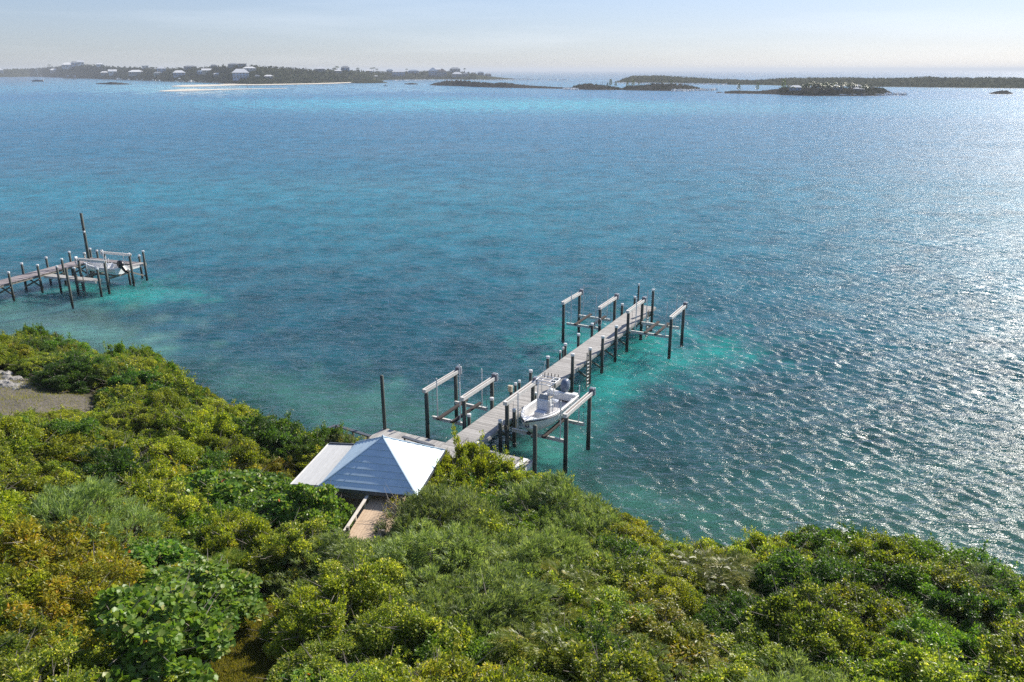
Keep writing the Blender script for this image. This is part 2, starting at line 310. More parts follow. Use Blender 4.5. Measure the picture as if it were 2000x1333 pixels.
hill = put('hillside', mesh_np('hillside', np.stack([X, Y, ground_z(X, Y)], 1), F, M['soil'], smooth=True)); tag(hill, 'brown leaf-littered hillside sloping down to the sea', kind='structure')

# ------------------------------------------------------------------ sea
def vproj(X, Y, Z=0.0):
    zc = Z - CAM_H; d = Y * cp - zc * sp_; up = Y * sp_ + zc * cp
    return IW / 2 + FPX * X / d, IH / 2 - FPX * up / d
def water_colour(X, Y):
    U, V = vproj(X, Y)
    r = np.hypot(X, Y)
    wu = 60 * (np.sin(X * 0.11 + 1) + np.sin(Y * 0.083 + X * 0.05)); 
    U2 = U + 18 * np.sin(Y * 0.35 + X * 0.2) + 10 * np.sin(X * 0.8 - Y * 0.5); V2 = V + 6 * np.sin(X * 0.5 + Y * 0.3) + 4 * np.sin(X * 1.1 - Y * 0.7)
    stops = [(136, (0.030, 0.070, 0.120)), (150, (0.035, 0.105, 0.18)), (165, (0.055, 0.19, 0.29)), (185, (0.030, 0.135, 0.25)), (205, (0.036, 0.165, 0.26)), (235, (0.022, 0.118, 0.205)), (300, (0.018, 0.110, 0.18)),
             (380, (0.017, 0.116, 0.166)), (470, (0.017, 0.104, 0.14)), (600, (0.016, 0.080, 0.104)), (760, (0.015, 0.060, 0.072)), (900, (0.019, 0.064, 0.064)), (1050, (0.036, 0.092, 0.080)), (1333, (0.03, 0.09, 0.075))]
    vs_ = [s[0] for s in stops]
    C = np.stack([np.interp(V + 6 * np.sin(X * 0.02 + Y * 0.011), vs_, [s[1][k] for s in stops]) for k in range(3)], 1)
    RAG = np.clip(np.sin(X * 0.9 + 1.7 * np.sin(Y * 0.31)) * np.sin(Y * 0.7 + 1.3 * np.sin(X * 0.43)) + 0.6 * np.sin(X * 2.1 - Y * 1.3) * np.sin(Y * 1.9 + X * 0.6), -1.2, 1.2)
    def blob(u, v, ru, rv, col, st, ang=0.0, p=1.6):
        nonlocal C
        ca, sa = math.cos(ang), math.sin(ang); du, dv = U2 - u, V2 - v
        e = ((du * ca + dv * sa) / ru) ** 2 + ((-du * sa + dv * ca) / rv) ** 2
        w = (st * np.exp(-np.power(e * (1 + 0.55 * RAG), p)))[:, None]; C = C * (1 - w) + np.array(col)[None] * w
    TQ = (0.020, 0.205, 0.185); TG = (0.036, 0.165, 0.14)
    # broad paler and darker fields of sand and seagrass
    blob(520, 372, 560, 26, (0.016, 0.14, 0.185), 0.5); blob(120, 376, 330, 26, (0.014, 0.15, 0.21), 0.5); blob(800, 430, 420, 30, (0.014, 0.12, 0.155), 0.5)
    blob(960, 204, 380, 8, (0.05, 0.33, 0.40), 0.9); blob(620, 200, 240, 7, (0.045, 0.30, 0.40), 0.75); blob(1300, 214, 320, 7, (0.07, 0.28, 0.34), 0.5)
    blob(120, 170, 220, 8, (0.05, 0.22, 0.33), 0.5); blob(330, 172, 170, 7, (0.16, 0.40, 0.46), 0.8); blob(620, 172, 210, 4, (0.20, 0.40, 0.50), 0.7); blob(780, 173, 100, 3, (0.24, 0.42, 0.5), 0.6); blob(400, 175, 70, 3.6, (0.55, 0.55, 0.46), 0.9); blob(300, 158, 140, 5, (0.06, 0.24, 0.36), 0.6)
    blob(860, 150, 130, 6, (0.04, 0.18, 0.24), 0.6); blob(1050, 148, 120, 4, (0.05, 0.17, 0.22), 0.5)
    blob(300, 640, 300, 60, (0.012, 0.062, 0.09), 0.4); blob(650, 620, 330, 90, (0.012, 0.062, 0.088), 0.45)
    # around the far-left dock
    blob(250, 566, 130, 20, TQ, 0.85); blob(190, 556, 70, 14, TQ, 0.6); blob(90, 580, 130, 14, TG, 0.55); blob(60, 625, 230, 40, (0.085, 0.18, 0.155), 0.8); blob(175, 620, 110, 14, (0.05, 0.075, 0.07), 0.6); blob(150, 672, 200, 36, (0.095, 0.21, 0.175), 0.75)
    # dark grass bed right of the near lift, then bright sand round the pilings
    blob(1260, 830, 190, 70, (0.014, 0.052, 0.062), 0.6, 0.35); blob(800, 700, 170, 60, (0.010, 0.048, 0.066), 0.5)
    blob(1270, 700, 170, 40, TQ, 0.95, -0.10); blob(1190, 690, 100, 50, TQ, 0.85, -0.5); blob(1130, 655, 85, 26, TQ, 0.75); blob(1100, 690, 60, 20, TQ, 0.5); blob(1175, 760, 80, 42, TQ, 0.8, -0.5)
    blob(1085, 860, 90, 45, TG, 0.85, -0.4); blob(1010, 880, 60, 30, TG, 0.7); blob(905, 812, 45, 36, TG, 0.75, -0.6); blob(975, 770, 60, 20, TG, 0.4, -0.6)
    # greenish shallows along the shore
    blob(740, 800, 190, 46, (0.045, 0.125, 0.105), 0.75); blob(600, 765, 150, 44, (0.042, 0.125, 0.105), 0.7); blob(480, 735, 100, 36, (0.04, 0.12, 0.105), 0.6); blob(1290, 1000, 150, 50, (0.045, 0.15, 0.115), 0.7, 0.4); blob(1450, 1040, 200, 45, (0.04, 0.12, 0.10), 0.6)
    return C
def water_mat():
    m, nt, out = mat('sea_water')
    ge = N(nt, 'ShaderNodeNewGeometry')
    gs = N(nt, 'ShaderNodeTexNoise'); gs.inputs['Scale'].default_value = 0.022; gs.inputs['Detail'].default_value = 3; gm_ = N(nt, 'ShaderNodeMapping'); gm_.inputs['Scale'].default_value = (0.5, 1.4, 1); nt.links.new(ge.outputs['Position'], gm_.inputs['Vector']); nt.links.new(gm_.outputs[0], gs.inputs['Vector'])
    gr_ = N(nt, 'ShaderNodeMapRange'); gr_.inputs['From Min'].default_value = 0.35; gr_.inputs['From Max'].default_value = 0.65; gr_.inputs['To Min'].default_value = 0.65; gr_.inputs['To Max'].default_value = 1.25; nt.links.new(gs.outputs['Fac'], gr_.inputs['Value'])   # gusts
    def ripple(scale, rot, sx, sy, det, ridged=False):
        mp = N(nt, 'ShaderNodeMapping'); mp.inputs['Rotation'].default_value = (0, 0, rot); mp.inputs['Scale'].default_value = (sx, sy, 1)
        nt.links.new(ge.outputs['Position'], mp.inputs['Vector'])
        n = N(nt, 'ShaderNodeTexNoise'); n.inputs['Scale'].default_value = scale; n.inputs['Detail'].default_value = det; n.inputs['Roughness'].default_value = 0.6
        if ridged: n.noise_type = 'RIDGED_MULTIFRACTAL'; n.normalize = True
        nt.links.new(mp.outputs[0], n.inputs['Vector']); return n
    r0 = ripple(0.34, R(30), 0.45, 1.5, 3); r1 = ripple(0.95, R(36), 0.36, 1.5, 4); r2 = ripple(3.4, R(44), 0.55, 1.5, 3)
    b0 = N(nt, 'ShaderNodeBump'); b0.inputs['Strength'].default_value = 1.0; b0.inputs['Distance'].default_value = 0.55; nt.links.new(r0.outputs['Fac'], b0.inputs['Height'])
    b1 = N(nt, 'ShaderNodeBump'); b1.inputs['Strength'].default_value = 1.0; b1.inputs['Distance'].default_value = 0.44; gx = N(nt, 'ShaderNodeMath', operation='MULTIPLY'); nt.links.new(r1.outputs['Fac'], gx.inputs[0]); nt.links.new(gr_.outputs[0], gx.inputs[1]); nt.links.new(gx.outputs[0], b1.inputs['Height']); nt.links.new(b0.outputs[0], b1.inputs['Normal'])
    b2 = N(nt, 'ShaderNodeBump'); b2.inputs['Strength'].default_value = 1.0; b2.inputs['Distance'].default_value = 0.10; nt.links.new(r2.outputs['Fac'], b2.inputs['Height']); nt.links.new(b1.outputs[0], b2.inputs['Normal'])
    fr = N(nt, 'ShaderNodeFresnel'); fr.inputs['IOR'].default_value = 1.333; nt.links.new(b2.outputs[0], fr.inputs['Normal'])
    tp = N(nt, 'ShaderNodeBsdfTransparent'); tp.inputs['Color'].default_value = (0.97, 0.99, 1, 1)
    gl = N(nt, 'ShaderNodeBsdfGlossy'); gl.inputs['Roughness'].default_value = 0.165; nt.links.new(b2.outputs[0], gl.inputs['Normal'])
    bf = N(nt, 'ShaderNodeMath', operation='SUBTRACT'); bf.inputs[0].default_value = 1.0; nt.links.new(ge.outputs['Backfacing'], bf.inputs[1])   # the skin mirrors from above only; from below it lets light through
    fm = N(nt, 'ShaderNodeMath', operation='MULTIPLY'); nt.links.new(fr.outputs[0], fm.inputs[0]); nt.links.new(bf.outputs[0], fm.inputs[1])
    m2 = N(nt, 'ShaderNodeMixShader'); nt.links.new(fm.outputs[0], m2.inputs['Fac']); nt.links.new(tp.outputs[0], m2.inputs[1]); nt.links.new(gl.outputs[0], m2.inputs[2])
    nt.links.new(m2.outputs[0], out.inputs['Surface'])
    return m
def body_mat():
    """the coloured body of the water seen below its clear rippled skin: sand, seagrass and depth tint it"""
    m, nt, out = mat('sea_water_body')
    ca = N(nt, 'ShaderNodeAttribute', attribute_name='wcol'); cl = N(nt, 'ShaderNodeAttribute', attribute_name='clear'); ge = N(nt, 'ShaderNodeNewGeometry')
    n0 = N(nt, 'ShaderNodeTexNoise'); n0.inputs['Scale'].default_value = 0.16; n0.inputs['Detail'].default_value = 10; n0.inputs['Roughness'].default_value = 0.68; nt.links.new(ge.outputs['Position'], n0.inputs['Vector'])
    mr = N(nt, 'ShaderNodeMapRange'); mr.inputs['From Min'].default_value = 0.3; mr.inputs['From Max'].default_value = 0.7; mr.inputs['To Min'].default_value = 0.72; mr.inputs['To Max'].default_value = 2.0; nt.links.new(n0.outputs['Fac'], mr.inputs['Value'])
    mu = N(nt, 'ShaderNodeVectorMath', operation='SCALE'); nt.links.new(ca.outputs['Color'], mu.inputs[0]); nt.links.new(mr.outputs[0], mu.inputs['Scale'])
    df = N(nt, 'ShaderNodeSubsurfaceScattering'); df.falloff = 'BURLEY'; df.inputs['Scale'].default_value = 3.5; df.inputs['Radius'].default_value = (1, 1, 1); nt.links.new(mu.outputs[0], df.inputs['Color'])   # light spreads sideways under water
    tp = N(nt, 'ShaderNodeBsdfTransparent'); tp.inputs['Color'].default_value = (0.52, 0.86, 0.80, 1)
    m1 = N(nt, 'ShaderNodeMixShader'); nt.links.new(cl.outputs['Fac'], m1.inputs['Fac']); nt.links.new(df.outputs[0], m1.inputs[1]); nt.links.new(tp.outputs[0], m1.inputs[2]); nt.links.new(m1.outputs[0], out.inputs['Surface'])
    return m
def build_sea():
    th = np.linspace(R(-47), R(47), 640)
    STEP = 0.003
    r1 = np.exp(np.arange(math.log(24), math.log(230), STEP)); r2 = np.exp(np.arange(math.log(230.5), math.log(42000), 0.02))
    rr = np.concatenate([r1, r2]); RR, TH = np.meshgrid(rr, th, indexing='ij')
    X = (RR * np.sin(TH)).ravel(); Y = (RR * np.cos(TH)).ravel(); r = RR.ravel(); Z = np.zeros_like(X); DX = np.zeros_like(X); DY = np.zeros_like(X)
    near = r < 230
    x, y, rn = X[near], Y[near], r[near]
    rg = np.random.default_rng(5); z = np.zeros_like(x); dx = np.zeros_like(x); dy = np.zeros_like(x)
    base = math.atan2(-1.0, -0.62)
    grp = 0.92 + 0.22 * (np.sin(x * 0.13 + y * 0.07) * np.sin(y * 0.11 - x * 0.05 + 1.0)) + 0.12 * np.sin(x * 0.31 - y * 0.37)
    for i in range(80):
        lam = math.exp(rg.uniform(math.log(0.5), math.log(3.8))); k = 2 * math.pi / lam
        ang = base + rg.normal(0, 0.46); amp = 0.0130 * lam * math.exp(-((math.log(lam / 1.15)) / 0.62) ** 2) * rg.uniform(0.6, 1.4)
        w = np.clip((lam - 2.6 * rn * STEP) / (1.2 * rn * STEP + 0.05), 0, 1) * grp
        ph = k * (x * math.cos(ang) + y * math.sin(ang)) + rg.uniform(0, 6.283)
        z += w * amp * np.cos(ph); q = 0.6 * amp * w * np.sin(ph); dx -= q * math.cos(ang); dy -= q * math.sin(ang)
    damp = sm(0.0, 2.2, -inland(x, y)) * 0.8 + 0.2
    Z[near] = z * damp; DX[near] = dx; DY[near] = dy
    V = np.stack([X + DX, Y + DY, Z], 1)
    nr, nt_ = RR.shape; i = (np.arange(nr - 1)[:, None] * nt_ + np.arange(nt_ - 1)[None, :]).ravel()
    F = np.stack([i, i + nt_, i + nt_ + 1, i + 1], 1)[:, ::-1]
    me = mesh_np('sea', V, F, water_mat(), smooth=True)
    return tag(put('sea', me), 'wind-rippled turquoise and blue sea reaching the horizon', kind='structure')
sea = build_sea()
def build_body():
    th = np.linspace(R(-47), R(47), 250); rr = np.exp(np.arange(math.log(24), math.log(42000), 0.0155)); RR, TH = np.meshgrid(rr, th, indexing='ij'); X = (RR * np.sin(TH)).ravel(); Y = (RR * np.cos(TH)).ravel(); r = RR.ravel()
    dep = -inland(X, Y); clear = np.where(r < 200, 0.62 * (1 - sm(1.0, 9.0, dep)) + 0.16 * (1 - sm(10, 60, dep)), 0.0)
    nr, nt_ = RR.shape; i = (np.arange(nr - 1)[:, None] * nt_ + np.arange(nt_ - 1)[None, :]).ravel(); F = np.stack([i, i + nt_, i + nt_ + 1, i + 1], 1)[:, ::-1]
    me = mesh_np('water_body', np.stack([X, Y, np.full_like(X, -0.4)], 1), F, body_mat(), extra={'wcol': water_colour(X, Y), 'clear': clear}); return tag(put('water_body', me), 'tinted body of the sea below its rippled surface', kind='structure')
build_body()
X, Y, F = grid(-120, 100, -6, 150, 2.0)
Zb = np.where(inland(X, Y) > 0, -0.6, np.maximum(-2.6, -0.45 + 0.2 * inland(X, Y))) + 0.12 * wob(X, Y, 0.5) - 0.1
M['seabed'] = surf_mat('sandy_seabed_with_seagrass', [(0.30, (0.05, 0.085, 0.05)), (0.46, (0.16, 0.20, 0.13)), (0.60, (0.42, 0.41, 0.31)), (0.8, (0.52, 0.49, 0.38))], 0.22, 0.9, 0.0, detail=7)
tag(put('seabed', mesh_np('seabed', np.stack([X, Y, Zb], 1), F, M['seabed'], smooth=True)), 'sandy seabed with dark seagrass patches under the shallows', kind='structure')

# ------------------------------------------------------------------ main dock (local frame: x = across to the right, y = out to sea)
AX0 = at(972, 884); DOCK_A = -R(27.79)
def dock_empty(name, label, cat, rz=DOCK_A, loc=None, group=None):
    return thing(name, label, cat, (AX0[0], AX0[1], 0) if loc is None else loc, rz, group)
CAPM = MB(); CAPM.smooth = False
CAPM.loft([[(0.155 * c * k, 0.155 * s * k, z) for c, s in [(math.cos(2 * math.pi * i / 12), math.sin(2 * math.pi * i / 12)) for i in range(12)]] for k, z in ((0.96, -0.16), (0.98, -0.005), (0.9, 0.02), (0.06, 0.05))], True, True)
CAP_ME = CAPM.mesh('cap', M['pvc'])
def pile(parent, x, y, top, r=0.125, cap=True, zb=-2.6, name='pile', m=None, lean=(0, 0)):
    a = random.uniform(0, 1); h = top - zb
    mb = MB(); mb.smooth = True
    mb.tube([(0, 0, 0), (lean[0] * h * .5, lean[1] * h * .5, h * 0.5), (lean[0] * h, lean[1] * h, h)], [r * 1.08, r * 1.03, r], 12)
    o = mb.build(name, m or M['pile'], parent); o.location = (x - lean[0] * -zb, y - lean[1] * -zb, zb); o.rotation_euler = (0, 0, a)
    if cap:
        c = put('cap', CAP_ME, o, (lean[0] * h, lean[1] * h, h + 0.012)); c.scale = (r / 0.125, r / 0.125, 1)
    return o
def planks(parent, x0, x1, y0, y1, z, w, m, along='x', gap=0.012, th=0.045, jit=0.02, name='plank'):
    """deck boards, each its own object, laid across (along x) or lengthwise (along y)"""
    span = (y1 - y0) if along == 'x' else (x1 - x0); n = max(1, round(span / w)); w = span / n
    L = (x1 - x0) if along == 'x' else (y1 - y0)
    mb = MB(); mb.box((0, 0, 0), (L, w - gap, th)); me = mb.mesh(name, m)
    for i in range(n):
        c = (i + 0.5) * w; o = bpy.data.objects.new(name, me); COL.objects.link(o); o.parent = parent
        j = random.uniform(-jit, jit); dz = random.uniform(-0.005, 0.005)
        if along == 'x': o.location = ((x0 + x1) / 2 + j, y0 + c, z - th / 2 + dz)
        else: o.location = (x0 + c, (y0 + y1) / 2 + j, z - th / 2 + dz); o.rotation_euler = (0, 0, R(90))
        o.rotation_euler.rotate_axis('Z', random.uniform(-0.004, 0.004))
ZD = 1.72
def ladder(parent, x, y, ztop, zbot, w=0.42, rz=0.0, m=None):
    l = MB().build('ladder', m or M['timber'], parent) if False else None
    e = MB(); e.bar((-w / 2, 0, zbot), (-w / 2, 0, ztop), 0.09, 0.07, (0, 1, 0)); e.bar((w / 2, 0, zbot), (w / 2, 0, ztop), 0.09, 0.07, (0, 1, 0))
    o = e.build('ladder', m or M['timber'], parent); o.location = (x, y, 0); o.rotation_euler = (0, 0, rz)
    rm = MB(); rm.box((0, 0, 0), (w - 0.09, 0.11, 0.045)); rme = rm.mesh('rung', m or M['white_wood'])
    z = zbot + 0.25
    while z < ztop - 0.6: put('rung', rme, o, (0, 0, z)); z += 0.30
    return o
def main_dock():
    d = dock_empty('boat_dock', 'long weathered plank boat dock with white-capped pilings running out from the roofed shelter', 'dock')
    L, Rr = -1.98, 0.02
    planks(d, L, Rr, -4.2, 33.2, ZD, 0.145, M['deck_wood'])
    for x in (L + 0.12, (L + Rr) / 2, Rr - 0.12): MB().bar((x, -4.2, ZD - 0.17), (x, 33.1, ZD - 0.17), 0.09, 0.22).build('stringer', M['timber'], d)
    MB().bar((Rr + 0.03, -2.6, ZD - 0.15), (Rr + 0.03, 33.2, ZD - 0.15), 0.05, 0.24).build('fascia', M['deck_wood'], d)
    MB().bar((L - 0.03, -4.2, ZD - 0.15), (L - 0.03, 33.2, ZD - 0.15), 0.05, 0.24).build('fascia', M['deck_wood'], d)
    right = [(0.0, 2.40, True), (2.0, 2.42, True), (5.2, 2.5, True), (8.5, 2.5, True), (11.9, 3.35, True), (15.5, 2.75, True), (18.3, 2.95, True), (21.5, 3.0, True), (31.6, 3.95, True)]
    left = [(-0.14, 2.41), (3.03, 2.44), (5.98, 2.30), (9.2, 2.48), (12.3, 2.63), (15.7, 2.70), (18.5, 2.75), (21.6, 2.84), (29.3, 2.75)]
    for s, z, c in right: pile(d, 0.19, s, z, 0.13, c)
    for s, z in left: pile(d, -2.15, s, z, 0.125, True)
    for s, z in ((6.72, 2.28), (7.35, 2.27)): pile(d, -2.18, s, z, 0.095, True)
    for s, z in ((14.7, 2.37), (15.3, 2.49)): pile(d, -2.16, s, z, 0.085, True)
    pile(d, -1.6, 32.4, 4.1, 0.09, True); pile(d, -2.12, 32.9, 2.6, 0.12, True)
    for s in (2.0, 5.2, 8.5, 11.9, 15.5, 18.3, 21.5, 24.9, 28.6, 31.6):
        MB().bar((L - 0.3, s + 0.17, ZD - 0.36), (Rr + 0.28, s + 0.17, ZD - 0.36), 0.07, 0.2).build('cross_beam', M['timber'], d)
        MB().bar((L - 0.1, s - 0.16, ZD - 0.42), (Rr + 0.2, s - 0.16, 0.10), 0.06, 0.16).build('brace', M['timber'], d)
        MB().bar((Rr + 0.2, s + 0.30, ZD - 0.42), (L - 0.1, s + 0.30, 0.10), 0.06, 0.16).build('brace', M['timber'], d)
    # ladder with its two tall posts
    lad = ladder(d, 0.42, 14.55, 2.75, -0.5, 0.44, R(90))
    ladder(d, 0.40, 29.6, 2.3, -0.5, 0.42, R(90))
    for s in (3.6, 13.3, 22.9): # mooring cleats
        c = MB(); c.box((0, 0, 0.03), (0.05, 0.14, 0.06)); c.bar((0, -0.16, 0.075), (0, 0.16, 0.075), 0.035, 0.03); o = c.build('cleat', M['alu_grey'], d); o.location = (-0.14, s, ZD)
    return d
dock = main_dock()

# shore platform at the root of the dock
def platform():
    p = dock_empty('shore_platform', 'low grey plank landing along the shore at the root of the long dock', 'deck')
    planks(p, -6.9, -2.02, -6.2, -3.4, ZD - 0.004, 0.145, M['deck_wood'], 'y')
    planks(p, 0.06, 4.1, -5.2, -3.05, ZD - 0.008, 0.145, M['deck_wood'], 'y')
    planks(p, -2.02, 0.06, -5.6, -4.22, ZD - 0.012, 0.145, M['deck_wood'], 'y')
    MB().bar((4.16, -5.7, ZD - 0.13), (4.16, -3.0, ZD - 0.13), 0.06, 0.30).build('fascia', M['white_wood'], p)
    MB().bar((0.06, -3.0, ZD - 0.15), (4.13, -3.0, ZD - 0.15), 0.05, 0.24).build('fascia', M['deck_wood'], p)
    MB().bar((-6.9, -3.36, ZD - 0.15), (-2.05, -3.36, ZD - 0.15), 0.05, 0.24).build('fascia', M['deck_wood'], p)
    MB().box((3.75, -4.4, ZD + 0.14), (0.34, 2.3, 0.05)).build('bench_board', M['white_wood'], p)
    for y in (-5.4, -3.4): MB().box((3.75, y, ZD + 0.05), (0.3, 0.1, 0.12)).build('bench_block', M['white_wood'], p)
    for x, y, z in ((0.25, -3.15, 2.12), (4.05, -5.55, 1.6), (-5.3, -3.2, 1.6), (-6.7, -3.2, 1.6), (-3.9, -3.2, 1.6), (2.0, -3.2, 1.6)): pile(p, x, y, z, 0.12, z > 2)
    pile(p, 4.28, -3.1, 4.15, 0.135, False)
    return p
platform()
o = pile(None, *at(751, 838, 1.7), 5.15, 0.12, False, name='mooring_pole', lean=(-0.006, 0.0)); tag(o, 'tall bare grey-green mooring pole rising behind the white pyramid roof', 'pole')
o.location.z = -2.2; 

# ------------------------------------------------------------------ boat lifts
def boat_lift(label, x0, x1, y0, y1, zt, zc, bunks, guide=3.9, rz=DOCK_A, loc=None, skip=(), small=False, pile_m=None, bunkz=None):
    f = dock_empty('boat_lift', label, 'boat lift', rz, loc)
    for x in (x0, x1):
        for y in (y0, y1):
            pile(f, x, y, zt - 0.02, 0.14, False)
        # twin-rail beam with the winding shaft between the rails
        zb = zt + 0.13; b = MB()
        for dx in (-0.11, 0.11): b.bar((x + dx, y0 - 0.28, zb), (x + dx, y1 + 0.2, zb), 0.07, 0.26)
        b.bar((x, y0 - 0.24, zb - 0.09), (x, y0 - 0.30, zb - 0.09), 0.29, 0.08)
        b.build('beam', M['alu'], f, 0.008)
        MB().tube([(x, y0 - 0.2, zb + 0.02), (x, y1 + 0.25, zb + 0.02)], 0.045, 8).build('winder_shaft', M['shaft'], f)
        e = MB(); e.box((x, y0 - 0.17, zb), (0.15, 0.2, 0.22)); e.build('end_plate', M['alu'], f)
        if not small:
            h = MB(); h.box((x, y1 + 0.33, zb + 0.02), (0.36, 0.22, 0.56)); o = h.build('gearbox', M['motor_grey'], f, 0.05)
            h = MB(); h.box((x + 0.02, y1 + 0.49, zb + 0.03), (0.42, 0.14, 0.60)); h.build('motor_cover', M['pvc'], f, 0.06)
        else:
            h = MB(); h.box((x, y0 - 0.36, zb + 0.05), (0.42, 0.2, 0.5)); h.build('motor_cover', M['pvc'], f, 0.07)
    for y in (y0 + 0.42, y1 - 0.42):
        b = MB(); b.bar((x0 + 0.16, y, zc + 0.10), (x1 - 0.16, y, zc + 0.10), 0.16, 0.025); b.bar((x0 + 0.16, y, zc), (x1 - 0.16, y, zc), 0.03, 0.2); b.bar((x0 + 0.16, y, zc - 0.10), (x1 - 0.16, y, zc - 0.10), 0.16, 0.025)
        b.build('cradle_beam', M['alu'] if not small else M['timber'], f)
        for x in (x0 + 0.24, x1 - 0.24):
            MB().tube([(x, y, zc), (x, y, zt + 0.1)], 0.012, 5).build('cable', M['cable'], f)
            if guide: MB().tube([(x + (0.35 if x < (x0 + x1) / 2 else -0.35), y, zc - 0.12), (x + (0.35 if x < (x0 + x1) / 2 else -0.35), y + 0.02, zc + guide)], 0.044, 8).build('guide_post', M['pvc'], f)
    xm = (x0 + x1) / 2
    for dx in bunks:
        MB().bar((xm + dx, y0 - 0.05, zc + 0.19), (xm + dx, y1 + 0.05, zc + 0.19), 0.26, 0.13).build('bunk', M['bunk'] if not small else M['timber'], f, 0.01)
    return f
l1 = boat_lift('empty four-post boat lift left of the dock, nearest the white pyramid roof', -5.45, -2.42, -0.3, 3.55, 3.5, 1.45, (-0.62, 0.55), 3.0)
l2 = boat_lift('four-post boat lift beside the dock carrying the white console boat', 0.62, 4.9, 0.15, 4.0, 3.6, 1.62, (-0.55, 0.55), 2.75)
l3 = boat_lift('empty four-post boat lift off the far end of the dock, left side', -6.15, -2.45, 24.2, 28.0, 3.5, 1.45, (-0.62, 0.9), 3.2)
l4 = boat_lift('empty four-post boat lift off the far end of the dock, right side', 0.17, 4.22, 24.6, 28.5, 3.4, 1.5, (-0.35, 0.65), 3.2)
# things hanging on the dock
def hose(loc, label, r=0.26, m='pvc', parentless=True, turns=5):
    mb = MB(); mb.smooth = True; pts = []
    for i in range(turns * 14 + 1):
        a = 2 * math.pi * i / 14; k = i / 14
        pts.append((r * (0.8 + 0.06 * math.sin(k * 5)) * math.cos(a), 0.03 * math.sin(k * 3) + 0.012 * k, r * 1.25 * math.sin(a) - 0.02 * k))
    mb.tube(pts, 0.022, 5); o = mb.build('hose_coil', M[m]); o.location = loc; o.rotation_euler = (0, 0, DOCK_A); return tag(o, label, 'hose')
def dk(t, s, z):
    ca, sa = math.cos(DOCK_A), math.sin(DOCK_A); return (AX0[0] + t * ca - s * sa, AX0[1] + t * sa + s * ca, z)
hose(dk(-2.42, 23.98, 2.35), 'white hose coiled on the near post of the far left boat lift')
hose(dk(0.62, -0.06, 2.0), 'coiled dark rope hanging on the near inner post of the occupied boat lift', 0.16, 'timber')
ub = MB(); ub.box((0, 0, 0), (0.3, 0.2, 0.42)); ub.box((0, 0, 0.24), (0.34, 0.26, 0.05)); o = ub.build('power_box', M['tan_vinyl'], None, 0.02); o.location = dk(-2.13, 5.79, 2.15); o.rotation_euler = (0, 0, DOCK_A); tag(o, 'small cream power box fixed to a dock piling behind the near left lift', 'power box')

